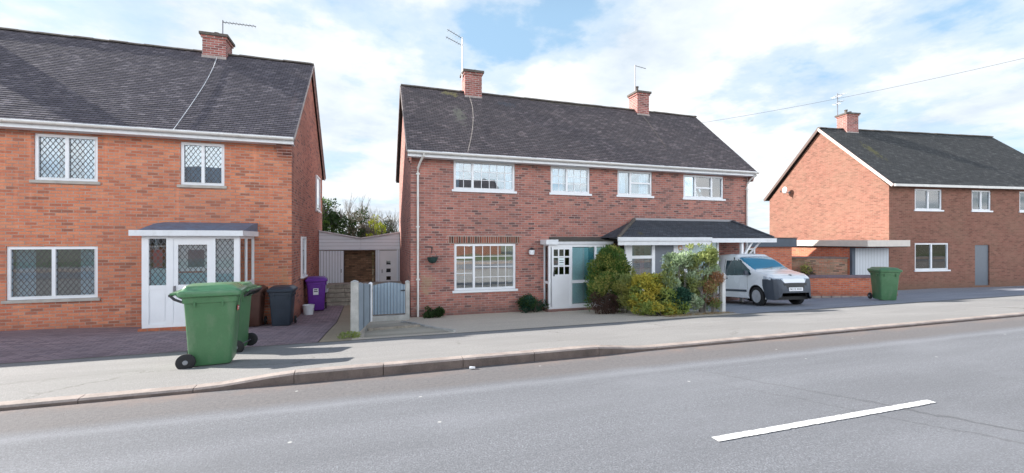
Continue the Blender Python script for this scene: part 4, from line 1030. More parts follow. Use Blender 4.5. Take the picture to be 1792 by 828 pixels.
m = MB(); m.box(ga, gb, 12.953, 12.99, .3, .38); m.box(ga, gb, 12.953, 12.99, .88, .96); m.bar((ga+.05, 12.975, .38), (gb-.05, 12.975, .88), .03, .07, up=(0, 1, 0)); m.build('brace', M['sleeper'], GT)
m = MB(); m.box(.74, .86, 12.905, 12.929, .86, .89); m.tube([(.80, 12.92, .875), (.80, 12.87, .875)], .012, 8); m.build('latch', M['metal_dark'], GT)
m = MB(); m.box(-.05, .87, 12.88, 13.02, -.02, .16); tag(m.build('threshold_slab', M['concrete']), 'weathered concrete slab under the grey-blue gate', 'slab')
# white post by the right driveway
m = MB(); X, Y = 9.12, 9.45; z0 = gz(X, Y); m.box(X-.055, X+.055, Y-.055, Y+.055, z0-.2, z0+1.06); m.hexa([(X-.055, Y-.055, z0+1.06), (X+.055, Y-.055, z0+1.06), (X+.055, Y+.055, z0+1.06), (X-.055, Y+.055, z0+1.06)], [(X-.03, Y-.03, z0+1.08), (X+.03, Y-.03, z0+1.08), (X+.03, Y+.03, z0+1.08), (X-.03, Y+.03, z0+1.08)])
tag(m.build('boundary_post', plain('whitewashed_concrete', (.62, .62, .62), .85, .12, 5), bevel=.006), 'white painted concrete post between the tall shrub and the van', 'post')

# timber retaining stack behind the purple bin
TS = thing('timber_steps', 'low stack of weathered timber sleepers in the gap between the houses', 'retaining wall', (-1.0, 16.4, 0))
rf = random.Random(12)
for k in range(5):
    m = MB(); x = -1.62+rf.uniform(-.05, .05)
    while x < .9:
        l_ = rf.uniform(.5, .9); m.box(x, min(1.0, x+l_-.012), 16.3+.14*k+rf.uniform(-.02, .02), 17.6, .145*k+.004, .145*k+.138); x += l_
    m.build('sleeper_course', M['sleeper'], TS)
# outbuildings between the houses
OB = thing('outbuilding', 'pale clad lean-to outbuilding attached to the left house, with a white boarded door', 'outbuilding', (-1.4, 19, .4))
def lean(parent, xa, xb, za, zb, zbot, y, y2):
    m = MB(); m.hexa([(xa, y, zbot), (xb, y, zbot), (xb, y2, zbot), (xa, y2, zbot)], [(xa, y, za), (xb, y, zb), (xb, y2, zb), (xa, y2, za)])
    return m.build('cladding', M['clad'], parent)
lean(OB, -2.14, -.54, 2.70, 2.40, 1.93, 19.0, 22)
m = MB(); m.hexa([(-2.14, 18.9, 2.705), (-.54, 18.9, 2.405), (-.54, 22, 2.405), (-2.14, 22, 2.705)], [(-2.14, 18.9, 2.745), (-.54, 18.9, 2.445), (-.54, 22, 2.445), (-2.14, 22, 2.745)]); m.build('roof', M['white_soft'], OB)
m = MB(); m.box(-2.14, -1.20, 19.04, 19.1, .2, 1.90); dd = m.build('door', M['clad_v'], OB)
m = MB(); m.box(-1.32, -1.29, 18.99, 19.04, 1.0, 1.15); m.build('handle', M['metal'], dd)
m = MB(); m.box(-2.14, -2.0, 19.12, 22, .0, 1.92); m.box(-2.0, -.6, 21.8, 22, 0, 1.92); m.build('wall', M['brick_brown'], OB)
OB2 = thing('outbuilding', 'pale clad lean-to outbuilding attached to the middle house, with three small square door windows', 'outbuilding', (.4, 19.0, .4))
lean(OB2, -.53, 1.04, 2.40, 2.66, 1.93, 19.0, 22)
m = MB(); m.hexa([(-.53, 18.9, 2.405), (1.04, 18.9, 2.665), (1.04, 22, 2.665), (-.53, 22, 2.405)], [(-.53, 18.9, 2.445), (1.04, 18.9, 2.705), (1.04, 22, 2.705), (-.53, 22, 2.445)]); m.build('roof', M['white_soft'], OB2)
m = MB(); m.box(.05, .22, 19.03, 19.09, .2, 1.92); m.box(.92, 1.04, 19.03, 19.09, .2, 1.92); m.build('side_panel', M['clad_v'], OB2)
m = MB(); wall_holes(m, .22, .92, .2, 1.90, 19.04, [(.49, .67, a, a+.16) for a in (1.30, .97, .64)], th=.05); dd = m.build('door', M['white'], OB2)
boxes('pane', M['glass_dark'], dd, [(.49, .67, 19.06, 19.065, a, a+.16) for a in (1.30, .97, .64)])
m = MB(); m.box(.30, .33, 18.99, 19.039, .95, 1.1); m.build('handle', M['metal'], dd)
m = MB(); m.box(-.05, .04, 19.3, 22, .0, 1.92); m.box(.04, 1.04, 21.8, 22, 0, 1.92); m.build('wall', M['brick_brown'], OB2)
m = MB(); m.box(-1.19, -.06, 19.35, 19.55, -.05, 1.92); m.box(-1.19, -.06, 19.25, 19.35, 1.80, 1.92)
tag(m.build('brick_wall', M['brick_brown']), 'brown brick wall in the recess between the two pale outbuildings', 'wall')

# ------------------------------------------------------------------ right-hand boundary walls
def gwall(name, pa, pb, z0, z1, th, mat, label, cope=None, parts=True):
    a, b = Vector((*pa, 0)), Vector((*pb, 0)); d = (b-a).normalized(); n = Vector((-d.y, d.x, 0))*th/2; L_ = (b-a).length
    o = thing(name, label, 'wall', ((a+b)/2).to_tuple())
    def slab(m, z0, z1, e):
        k = n*(1+e); aa, bb = a-d*e*.1, b+d*e*.1
        q = [aa-k, bb-k, bb+k, aa+k]
        u0, u1 = 0, L_
        B = [(p.x, p.y, z0) for p in q]; T = [(p.x, p.y, z1) for p in q]
        m.face(T); m.face([B[0], B[1], T[1], T[0]], uv=[(0, z0), (L_, z0), (L_, z1), (0, z1)]); m.face([B[2], B[3], T[3], T[2]], uv=[(0, z0), (L_, z0), (L_, z1), (0, z1)])
        m.face([B[1], B[2], T[2], T[1]]); m.face([B[3], B[0], T[0], T[3]])
    m = MB(); slab(m, z0, z1, 0); m.build('brickwork', mat, o)
    if cope: m = MB(); slab(m, z1+.001, z1+cope[0], .3); m.build('coping', cope[1], o)
    return o
gwall('garden_wall', (16.3, 12.55), (19.6, 11.5), -.1, .86, .22, M['brick_wall'], 'low bright orange-red brick wall with dark coping behind the van', (.10, plain('dark_coping', (.17, .12, .14), .85, .2)))
m = MB(); a, b = Vector((16.3, 12.42, 0)), Vector((19.6, 11.36, 0))
for i in range(9):
    p, q = a.lerp(b, i/9+.005), a.lerp(b, (i+1)/9-.005); m.bar((p.x, p.y, .09), (q.x, q.y, .09), .10, .14)
tag(m.build('kerb_edging', M['kerb']), 'pale concrete edging along the foot of the low orange-red wall', 'edging')
gwall('garden_wall', (17.3, 16.1), (20.36, 13.85), -.1, 1.50, .22, M['brick_old'], 'old mottled brick wall between the low wall and the garage', (.08, plain('old_coping', (.20, .15, .14), .9, .3)))
TR = thing('trellis', 'small wooden trellis on the mottled brick wall', 'trellis', (18.2, 15.9, 0))
m = MB()
for i in range(5): m.bar((17.6+.12*i, 15.7-.088*i, .9), (17.6+.12*i, 15.7-.088*i, 1.75), .02)
for k in range(5): m.bar((17.58, 15.72, .95+.18*k), (18.12, 15.32, .95+.18*k), .02)
m.build('lattice', plain('pale_lath', (.45, .38, .26), .9, .2), TR)

# ------------------------------------------------------------------ plants
def leaf_mesh(pts, size, rnd, aspect=1.8, updir=0.3, curl=.0):
    m = MB()
    for (p, nrm, s) in pts:
        d = Vector((rnd.gauss(0, 1), rnd.gauss(0, 1), rnd.gauss(updir, .8))).normalized(); d = (d+nrm*.6).normalized()
        u = d.cross(Vector((rnd.gauss(0, 1), rnd.gauss(0, 1), rnd.gauss(0, 1)))).normalized()
        L_ = size*s*rnd.uniform(.7, 1.3); w = L_/aspect/2
        p = Vector(p); m.face([p, p+d*L_*.5+u*w, p+d*L_, p+d*L_*.5-u*w], uv=[(0, 0), (1, 0), (1, 1), (0, 1)])
    return m
def blob_pts(blobs, n, rnd, fill=.45):
    """points in a set of ellipsoid clumps, denser near the surface"""
    tot = sum(b[3]*b[4]*b[5] for b in blobs); out = []
    for (cx, cy, cz, rx, ry, rz) in blobs:
        k = int(n*rx*ry*rz/tot)
        for _ in range(k):
            v = Vector((rnd.gauss(0, 1), rnd.gauss(0, 1), rnd.gauss(0, 1))).normalized(); r = rnd.uniform(fill, 1)**.6*rnd.uniform(.85, 1.08)
            out.append((Vector((cx+v.x*rx*r, cy+v.y*ry*r, cz+v.z*rz*r)), v, 1))
    return out
def branch(m, p, d, L_, r, depth, rnd, spread=.55, up=.15, n=3, tips=None):
    pts = [p]; q = p.copy(); dd = d.copy()
    for i in range(3):
        dd = (dd+Vector((rnd.gauss(0, .12), rnd.gauss(0, .12), rnd.gauss(up*.3, .08)))).normalized(); q = q+dd*L_/3; pts.append(q.copy())
    m.tube(pts, r, 5 if depth < 2 else 7, r1=r*.6, cap=False)
    if tips is not None and depth <= 1: tips.append((q.copy(), dd.copy()))
    if depth <= 0: return
    for i in range(n):
        a = Vector((rnd.gauss(0, 1), rnd.gauss(0, 1), rnd.gauss(0, .6))).normalized()
        nd = (dd+a*spread+Vector((0, 0, up))).normalized(); s = pts[rnd.choice((1, 2, 3, 3))]
        branch(m, s.copy(), nd, L_*rnd.uniform(.6, .8), r*.55, depth-1, rnd, spread, up, n, tips)

def clumps(cx, cy, z0, w, d, h, n, rnd, size=.3, shape=lambda f: 1.0):
    out = []
    for i in range(n):
        f = rnd.random()**.8; a = rnd.uniform(0, 6.283); k = shape(f)*rnd.uniform(.55, 1.0)
        s = size*rnd.uniform(.6, 1.2)
        if rnd.random() < .22: k *= 1.18; s *= .5; f = min(1.04, f*1.06+.02)
        out.append((cx+math.cos(a)*w/2*k*.9, cy+math.sin(a)*d/2*k*.9, z0+s*.5+f*(h-s*1.1), s*.9, s*.9, s*.75))
    return out
def shrub(name, label, cx, cy, w, d, h, mats, n, leaf, seed, cat='shrub', shape=lambda f: 1.0, cl=34, csize=.3, aspect=1.8, stem=True, stems_vis=0, stemmat='bark', updir=.3):
    rnd = random.Random(seed); z0 = gz(cx, cy)
    o = thing(name, label, cat, (cx, cy, z0))
    bl = clumps(cx, cy, z0, w, d, h, cl, rnd, csize, shape)
    groups = [[] for _ in mats]
    for i, b in enumerate(bl): groups[i % len(mats) if rnd.random() < .7 else rnd.randrange(len(mats))].append(b)
    for k, g_ in enumerate(groups):
        if not g_: continue
        pts = blob_pts(g_, int(n*len(g_)/len(bl)), rnd)
        leaf_mesh([p for p in pts if p[0].z > z0+.01], leaf, rnd, aspect, updir).build('foliage', M[mats[k]], o, weld=False)
    if stem:
        m = MB()
        for i in range(5+stems_vis):
            a = rnd.uniform(0, 6.28); r = rnd.uniform(.03, .12)*w; hh = h*rnd.uniform(.55, .95)
            m.tube([(cx+r*math.cos(a), cy+r*math.sin(a), z0-.02), (cx+r*2*math.cos(a), cy+r*2*math.sin(a), z0+hh*.5), (cx+r*(2.2+2*rnd.random())*math.cos(a), cy+r*3*math.sin(a), z0+hh)], .014, 5, r1=.005)
        m.build('stems', M[stemmat], o)
    return o
M['lf_con'] = leafmat('conifer_green', [(.028, .075, .015), (.085, .165, .034), (.19, .26, .06)])
M['lf_con2'] = leafmat('conifer_olive', [(.14, .18, .04), (.30, .32, .08), (.44, .38, .13)])
M['lf_dead'] = leafmat('conifer_brown', [(.05, .03, .025), (.09, .05, .04), (.12, .08, .05)])
M['lf_gold'] = leafmat('gold_leaf', [(.24, .24, .04), (.50, .44, .07), (.60, .44, .09)])
M['lf_var'] = leafmat('variegated_green', [(.12, .19, .04), (.26, .33, .08), (.44, .44, .12)])
M['lf_teal'] = leafmat('dark_teal_leaf', [(.010, .045, .030), (.025, .08, .05), (.05, .12, .06)])
M['lf_grey'] = leafmat('silver_grey_leaf', [(.18, .26, .13), (.36, .46, .28), (.62, .68, .52)])
M['lf_grn2'] = leafmat('mid_olive_leaf', [(.14, .19, .06), (.28, .33, .11), (.42, .42, .17)])
M['lf_rust'] = leafmat('rusty_leaf', [(.22, .10, .05), (.36, .19, .10), (.46, .27, .15)])
M['lf_dark'] = leafmat('evergreen_dark', [(.015, .035, .012), (.035, .07, .02), (.06, .10, .03)])
M['lf_yel'] = leafmat('yellow_green', [(.20, .26, .02), (.34, .38, .03), (.45, .42, .05)])
M['lf_brn'] = leafmat('twiggy_brown', [(.10, .085, .06), (.15, .13, .09), (.20, .17, .12)])
# conifer: conical, cushion shaped
shrub('conifer_bush', 'dark green rounded conifer bush beside the glazed porch', 7.0, 11.75, 1.75, 1.35, 1.98, ['lf_con', 'lf_con', 'lf_con', 'lf_con2'], 26000, .085, 1, cl=120, csize=.29, aspect=3.0, shape=lambda f: 1.0 if f < .45 else 1.0*(1-(f-.45)/.60)**.75, updir=1.0)
shrub('low_conifer', 'olive feathery low shrub between the dark conifer and the golden shrub', 6.98, 10.95, .66, .5, 1.16, ['lf_con2', 'lf_con2', 'lf_grn2'], 7000, .06, 2, cl=30, csize=.26, aspect=3.0, updir=1.2)
shrub('dry_shrub', 'bare purple-brown twiggy patch at the foot of the dark conifer', 6.40, 11.15, .62, .45, .6, ['lf_dead'], 4000, .06, 3, cl=18, csize=.24, aspect=3.5)
shrub('variegated_shrub', 'low golden yellow variegated shrub in the middle of the bed', 7.30, 10.25, 1.25, .9, 1.10, ['lf_gold', 'lf_gold', 'lf_var', 'lf_gold', 'lf_var'], 11000, .075, 4, cl=80, csize=.21, aspect=1.9, shape=lambda f: 1.0 if f < .5 else 1.0-(f-.5)*.9)
shrub('dark_shrub', 'dark teal-green low shrub under the silvery one', 7.72, 9.72, .75, .5, .70, ['lf_teal', 'lf_teal', 'lf_var'], 5500, .065, 5, cl=26, csize=.26, aspect=1.7)
shrub('golden_ground_shrub', 'small yellow-green shrub spreading at the foot of the golden shrub', 7.22, 9.62, .95, .4, .38, ['lf_gold', 'lf_var'], 3600, .055, 6, cl=22, csize=.2, aspect=1.9)
shrub('silver_shrub', 'tall silvery grey-green shrub left of the white post', 8.08, 9.95, 1.15, .8, 1.66, ['lf_grey', 'lf_grn2', 'lf_grey', 'lf_grey'], 9500, .10, 7, cl=70, csize=.17, aspect=3.0, shape=lambda f: .9 if f < .7 else 1.0-(f-.7)*1.3, stems_vis=10, stemmat='bark_pale', updir=.9)
shrub('tall_stemmed_shrub', 'tall olive shrub with pale upright stems beside the white post', 8.72, 9.75, .84, .6, 1.80, ['lf_grn2', 'lf_grey', 'lf_grn2'], 7500, .095, 8, cl=70, csize=.14, aspect=3.2, stems_vis=22, stemmat='bark_pale', updir=1.0)
shrub('rusty_shrub', 'rust-coloured lower shrub directly left of the white post', 8.88, 9.52, .42, .34, 1.15, ['lf_rust', 'lf_rust', 'lf_grn2'], 4200, .055, 18, cl=26, csize=.17, aspect=3.2, stems_vis=14, stemmat='bark_pale', updir=1.0)
shrub('wall_plant', 'small dark green plant at the wall foot beside the downpipe', 1.75, 13.02, .62, .4, .32, ['lf_dark', 'lf_dark'], 1500, .06, 9, 'plant', cl=12, csize=.16)
shrub('wall_shrub', 'dark green bushy plant against the wall beside the glazed porch', 4.88, 12.95, .92, .5, .56, ['lf_dark', 'lf_teal'], 3000, .06, 10, 'plant', cl=20, csize=.22)
shrub('weeds', 'tuft of weeds at the foot of the concrete fence post', -.5, 9.12, .34, .18, .13, ['lf_var'], 420, .045, 11, 'plant', cl=8, csize=.08, aspect=3, stem=False)
# fallen leaves below the tall shrubs
m = MB(); rnd = random.Random(5)
for i in range(420):
    x, y = 7.1+rnd.random()*2.1, 9.25+rnd.gauss(0, .12); z = gz(x, y)+.012+rnd.random()*.02; a = rnd.uniform(0, 6.28); s = rnd.uniform(.02, .045)
    m.face([(x+s*math.cos(a), y+s*math.sin(a), z), (x-s*.5*math.sin(a), y+s*.5*math.cos(a), z+.008), (x-s*math.cos(a), y-s*math.sin(a), z), (x+s*.5*math.sin(a), y-s*.5*math.cos(a), z+.004)])
tag(m.build('fallen_leaves', leafmat('dry_leaves', [(.30, .18, .10), (.48, .34, .18), (.55, .45, .25)]), weld=False), kind='stuff')

# background trees
def tree(name, label, x, y, h, w, mats, n, leaf, seed, trunk=.18, z0=0, bare=False, depth=4, cl=40, cs=.8, group='trees beyond the gardens'):
    rnd = random.Random(seed); o = thing(name, label, 'tree', (x, y, z0), 0, group)
    m = MB(); tips = []
    m.tube([(x, y, z0-.1), (x+.05, y, z0+h*.3)], trunk, 8, r1=trunk*.75)
    for i in range(5 if bare else 4):
        a = rnd.uniform(0, 6.28); d = Vector((math.cos(a)*.45, math.sin(a)*.45, 1)).normalized()
        branch(m, Vector((x+.05, y, z0+h*.28)), d, h*.30, trunk*.55, depth if bare else 2, rnd, .5, .25, 3, tips)
    m.build('trunk', M['bark_pale' if bare else 'bark'], o, smooth_=False)
    if not bare:
        bl = clumps(x, y, z0+h*.12, w, w, h*.88, cl, rnd, cs, lambda f: .95 if f < .55 else .95*(1-(f-.55)/.6)**.6)
        k = len(mats); gr = [bl[i::k] for i in range(k)]
        for i, g_ in enumerate(gr): leaf_mesh(blob_pts(g_, n//k, rnd), leaf, rnd, 2, .3).build('crown', M[mats[i]], o, weld=False)
    return o
tree('evergreen_tree', 'dense dark evergreen tree behind the left house corner', -3.3, 31.0, 5.2, 2.9, ['lf_con', 'lf_dark', 'lf_dark'], 9000, .16, 31, cl=50, cs=.7)
tree('shrubby_tree', 'dull grey-brown twiggy tree in the middle of the gap between the houses', -1.15, 31.5, 4.5, 2.6, ['lf_brn', 'lf_dark', 'lf_brn'], 5200, .14, 32, cl=40, cs=.6)
tree('yellow_bush_tree', 'bright yellow-green small tree above the clad outbuildings', .15, 30.0, 3.9, 1.3, ['lf_yel', 'lf_yel'], 3000, .12, 33, cl=20, cs=.5)
tree('dark_small_tree', 'dark rounded small tree just behind the yellow-green one', .75, 35.0, 4.4, 1.9, ['lf_dark', 'lf_brn'], 3000, .14, 34, cl=22, cs=.6)
tree('bare_tree', 'tallest leafless tree above the grey-brown tree in the gap', -1.3, 38.0, 5.9, 4, [], 0, 0, 35, trunk=.15, bare=True, group='leafless trees')
tree('bare_tree', 'small leafless tree nearest the middle house gable', 1.6, 36.0, 4.4, 3, [], 0, 0, 36, trunk=.11, bare=True, group='leafless trees')
tree('bare_tree', 'leafless tree above the yellow-green bush in the gap', .0, 42.0, 5.2, 3, [], 0, 0, 38, trunk=.12, bare=True, group='leafless trees')
tree('bare_tree', 'pale leafless tree in the narrow gap left of the pink gable', 27.6, 30.0, 6.0, 3, [], 0, 0, 37, trunk=.13, bare=True, group='leafless trees')
tree('hedge_tree', 'thin brown twiggy tree low in the gap left of the pink gable', 26.2, 29.0, 4.0, 2.0, ['lf_brn', 'lf_grn2'], 2400, .12, 39, cl=20, cs=.5)
tree('garden_shrub', 'climbing shrub beside the trellis on the mottled wall', 18.9, 14.6, 1.3, .8, ['lf_con2', 'lf_brn'], 900, .07, 40, trunk=.04, cl=12, cs=.22, group='plants along the mottled wall')

# ------------------------------------------------------------------ van
SD.scale = (.8, .8, .8)
VAN = thing('small_van', 'small white van with dark grey bumper parked nose out under the porch roof', 'van', (11.78, 10.62, 0), 0)
WPOS.pop(VAN.name, None)
def interp(tab, x):
    if x <= tab[0][0]: return tab[0][1]
    for (a, b), (c, d) in zip(tab[:-1], tab[1:]):
        if x <= c:
            t_ = (x-a)/(c-a); t_ = t_*t_*(3-2*t_)*.35+t_*.65
            return b+(d-b)*t_
    return tab[-1][1]
XR, XF = -2.70, .80
TOP = [(-2.70, 1.60), (-2.62, 1.68), (-2.3, 1.72), (-1.5, 1.73), (-1.15, 1.69), (-.95, 1.60), (-.10, 1.13), (.1, 1.075), (.45, 1.0), (.62, .94), (.72, .85), (.78, .71), (.80, .55)]
BOT = [(-2.70, .35), (-2.5, .24), (.55, .21), (.70, .22), (.78, .30), (.80, .42)]
PLAN = [(-2.70, .93), (-2.5, 1.0), (0.1, 1.0), (.45, .965), (.65, .86), (.75, .74), (.80, .60)]
def half(z, x):
    w = .80+.035*math.sin(max(0, min(1, (z-.2)/.9))*math.pi) if z < 1.05 else .80-.17*((z-1.05)/.68)**1.3
    return w*interp(PLAN, x)
NR = 130
def ring(x, n=NR):
    T, B = interp(TOP, x), interp(BOT, x); rc = min(.14, (T-B)*.35)
    pts = []
    n1 = int(n*.62)
    for i in range(n1+1):
        z = B+(T-rc-B)*i/n1; pts.append((half(z, x), z))
    w0, zz = pts[-1]
    for i in range(1, n-n1+1):
        f = i/(n-n1); y = w0*(1-f)
        e = (w0-y)/min(.16, w0)
        z = zz+rc*(1-(1-min(1, e))**2.2)**.5 if e < 1 else T
        z += .015*(1-(y/w0)**2) if w0 > 0 else 0
        pts.append((y, z))
    return pts
NXs = 340; rings = []
for i in range(NXs+1):
    f = i/NXs; x = XR+(XF-XR)*f
    if f > .9: pass
    rings.append((x, ring(x)))
WC = [(0.0, .30), (-2.15, .30)]; WR = .365
parts = {k: MB() for k in ('body', 'windscreen', 'window_glass', 'window_glass_l', 'bumper', 'grille', 'headlight_l', 'headlight_r', 'seam', 'moulding', 'moulding_l')}
def region(x, y, z, side, top):
    """which panel a spot on the shell belongs to; side = +1/-1 or 0 on top"""
    ay = abs(y)
    for wx, wz in WC:
        if ay > .55 and (x-wx)**2+(z-wz)**2 < WR**2: return None
    if -.93 < x < -.14 and ay < half(1.3, x)*.93-.04*(0) and z > 1.12 and top: return 'windscreen'
    if ay > .55 and not top:
        if -1.60 < x < -.22 and .98 < z and z < 1.06+(-.22-x)*.72 and z < 1.50: return 'window_glass'
        if abs(x+1.67) < .010 and .3 < z < 1.55: return 'seam'
        
        if abs(x+.40+(.0 if z > .75 else (.75-z)*.0)) < .009 and .3 < z < .98: return 'seam'
    # front
    fx = .30+.22*max(0, (.62-z))     # bumper's rear edge on the side
    if x > .30:
        lim = .69 if ay < .36 else min(.83, .69+(ay-.36)*1.2)
        if x > .34 and ay > .40 and lim+.012 < z < .93-(x-.42)*.22: 
            return 'headlight_l' if y > 0 else 'headlight_r'
        if x > fx and z < lim+(.012 if z > lim else 0): 
            if ay < .44 and .60 < z < .70: return 'grille'
            if ay < .40 and .28 < z < .44: return 'grille'
            return 'bumper'
    return 'body'
OFF = {'windscreen': .0, 'window_glass': .0, 'bumper': 0, 'grille': 0}
for i in range(NXs):
    xa_, ra = rings[i]; xb_, rb = rings[i+1]
    for s in (1, -1):
        for j in range(len(ra)-1):
            q = [(xa_, s*ra[j][0], ra[j][1]), (xb_, s*rb[j][0], rb[j][1]), (xb_, s*rb[j+1][0], rb[j+1][1]), (xa_, s*ra[j+1][0], ra[j+1][1])]
            cx = sum(p[0] for p in q)/4; cy = sum(p[1] for p in q)/4; cz_ = sum(p[2] for p in q)/4
            n1 = int(NR*.62)
            top = j >= n1+3
            k = region(cx, cy, cz_, s, top)
            if k is None: continue
            if k in ('window_glass', 'moulding') and s > 0: k += '_l'
            parts[k].face(q if s < 0 else q[::-1])
# close nose and tail
for xx, rr, fl_ in ((XF, rings[-1][1], 'bumper'), (XR, rings[0][1], 'body')):
    pts = [(xx, y, z) for y, z in rr]+[(xx, -y, z) for y, z in rr[::-1][1:]]
    parts[fl_].face(pts if xx > 0 else pts[::-1])
bo = parts['body'].build('body', M['van_white'], VAN, smooth_=True)
parts['windscreen'].build('windscreen', M['glass_van'], VAN, smooth_=True)
vdg = glass('van_door_glass', (.22, .3, .33), .10, .02, (.02, .07, .09), .6)
parts['window_glass'].build('door_window', vdg, VAN, smooth_=True); parts['window_glass_l'].build('door_window', vdg, VAN, smooth_=True)
parts['bumper'].build('bumper', M['van_dark'], VAN, smooth_=True)
parts['grille'].build('grille', plain('grille_black', (.008, .009, .012), .5), VAN, smooth_=True)
parts['headlight_l'].build('headlight', M['lamp_glass'], VAN, smooth_=True); parts['headlight_r'].build('headlight', M['lamp_glass'], VAN, smooth_=True)
parts['seam'].build('door_seams', M['metal_dark'], VAN, smooth_=True); 
for s_ in (-1, 1):
    q_ = MB(); y_ = s_*(half(.465, -1)+.006); q_.box(-1.62, -.46, y_-.012, y_+.012, .43, .50); q_.build('side_moulding', M['van_dark'], VAN)
    q_ = MB(); q_.box(-.66, -.54, s_*half(.9, -.6)-.015, s_*half(.9, -.6)+.015, .86, .89) if False else q_.box(-1.58, -1.44, s_*half(.9, -.6)-.02, s_*half(.9, -.6)+.02, .86, .895); q_.build('door_handle', M['van_dark'], VAN)
for (wx, wz) in WC:
    for s in (-1, 1):
        w = MB(); yc = s*.73
        w.lathe([(.15, -.09), (.26, -.10), (.295, -.08), (.30, 0), (.295, .08), (.26, .10), (.15, .09)], (wx, yc, wz), 30, 'y')
        wo = w.build('wheel', M['rubber'], VAN, smooth_=True)
        h = MB(); q = [(.0, .02), (.05, .035), (.06, .02), (.15, .0), (.19, .03), (.195, .06), (.205, .085)]
        h.lathe([(a, (b+.02)) for a, b in q] if s < 0 else [(a, -(b+.02)) for a, b in q], (wx, yc, wz), 24, 'y'); h.build('rim', M['hub'], wo, smooth_=True)
        a = MB()   # wheel arch liner
        a.loft([[(wx+WR*math.cos(t_), y_, wz+WR*math.sin(t_)) for t_ in [R(-15+210*i/18) for i in range(19)]] for y_ in (s*.80, s*.50)], cap0=False, cap1=False, closed=False)
        a.face([(wx+WR*math.cos(R(-15+210*i/18)), s*.50, wz+WR*math.sin(R(-15+210*i/18))) for i in range(19)])
        a.build('wheel_arch', M['rubber'], VAN)
m = MB(); m.box(-2.6, .6, -.62, .62, .20, .30); m.build('underbody', M['rubber'], VAN)
m = MB(); m.box(-.75, -.35, -.52, -.18, .6, .8); m.box(-.95, -.80, -.55, -.15, .7, 1.35); m.box(-.95, -.80, .15, .55, .7, 1.35); m.box(-.3, -.1, -.7, .7, .8, 1.03); m.box(-1.2, -1.15, -.7, .7, .4, 1.6); m.build('seats', M['skin_seat'], VAN)
for s in (-1, 1):
    m = MB(); m.hexa([(-.42, s*.80, .98), (-.28, s*.80, .98), (-.28, s*.98, .98), (-.42, s*.98, .98)] if s > 0 else [(-.42, -.98, .98), (-.28, -.98, .98), (-.28, -.80, .98), (-.42, -.80, .98)],
                     [(-.40, s*.86, 1.13), (-.31, s*.86, 1.13), (-.31, s*.98, 1.13), (-.40, s*.98, 1.13)] if s > 0 else [(-.40, -.98, 1.13), (-.31, -.98, 1.13), (-.31, -.86, 1.13), (-.40, -.86, 1.13)])
    m.build('mirror', M['van_dark'], VAN, bevel=.02)
m = MB(); m.box(.800, .812, -.26, .26, .475, .585); po_ = m.build('number_plate', M['white'], VAN)
cu = bpy.data.curves.new('plate_lettering', 'FONT'); cu.body = 'BC12 XKD'; cu.size = .095; cu.align_x = 'CENTER'; cu.align_y = 'CENTER'; cu.extrude = .001
tmp = bpy.data.objects.new('tmp_text', cu); COL.objects.link(tmp); bpy.context.view_layer.update()
me_ = bpy.data.meshes.new_from_object(tmp.evaluated_get(bpy.context.evaluated_depsgraph_get())); bpy.data.objects.remove(tmp); bpy.data.curves.remove(cu)
me_.name = 'lettering'; me_.materials.clear(); me_.materials.append(M['dark'])
to = bpy.data.objects.new('lettering', me_); COL.objects.link(to); to.parent = po_; to.location = (.8135, 0, .53); to.rotation_euler = (R(90), 0, R(90))
m = MB(); zt = interp(TOP, .60)
for k, (a, b) in enumerate((((.60, -.05), (.64, .0)), ((.64, .0), (.60, .05)), ((.57, -.03), (.60, .04)), ((.56, .02), (.59, .07)))):
    m.bar((a[0], a[1], interp(TOP, a[0])+.022), (b[0], b[1], interp(TOP, b[0])+.022), .022, .012)
m.build('badge', M['metal_dark'], VAN)
m = MB()
for s in (-.35, .25): m.bar((-.10, s, 1.17), (-.22, s+.42, 1.235), .014, .012)
m.build('wiper', M['metal_dark'], VAN)
VAN.location = (12.42, 10.55, gz(12.4, 10.55)+.0); 
VAN.rotation_euler = (R(0), R(-5), R(-90-8)); VAN.scale = (.93, .93, 1.0)

# ------------------------------------------------------------------ houses across the road (behind the viewpoint; seen in the window reflections)
def opposite(x, label):
    o = thing('facing_house', label, 'house', (x, -16, .9), 0, 'houses across the road')
    m = MB(); m.box(x-6.5, x+6.5, -23, -16, .85, 5.9); m.face([(x-6.5, -16, 5.9), (x-6.5, -23, 5.9), (x-6.5, -19.5, 8.6)]); m.face([(x+6.5, -16, 5.9), (x+6.5, -23, 5.9), (x+6.5, -19.5, 8.6)]); m.build('wall', M['brick_right'], o)
    m = MB(); m.hexa([(x-6.8, -15.6, 5.88), (x+6.8, -15.6, 5.88), (x+6.8, -19.5, 8.9), (x-6.8, -19.5, 8.9)], [(x-6.8, -15.6, 5.98), (x+6.8, -15.6, 5.98), (x+6.8, -19.5, 9.0), (x-6.8, -19.5, 9.0)]); m.hexa([(x-6.8, -23.4, 5.88), (x+6.8, -23.4, 5.88), (x+6.8, -19.5, 8.9), (x-6.8, -19.5, 8.9)], [(x-6.8, -23.4, 5.98), (x+6.8, -23.4, 5.98), (x+6.8, -19.5, 9.0), (x-6.8, -19.5, 9.0)]); m.build('roof', M['tile_left'], o)
    for (a, b, c, d) in ((-5, -3, 4.4, 5.5), (3, 5, 4.4, 5.5), (-5, -3, 1.8, 3.1), (3, 5, 1.8, 3.1)):
        m = MB(); m.box(x+a, x+b, -15.99, -15.93, c, d); f = m.build('window', M['white'], o); m = MB(); m.box(x+a+.1, x+b-.1, -15.925, -15.92, c+.1, d-.1); m.build('pane', M['glass_dark'], f)
opposite(-12, 'brick house across the road, left of the pair'); opposite(6, 'brick house across the road, right of the pair')
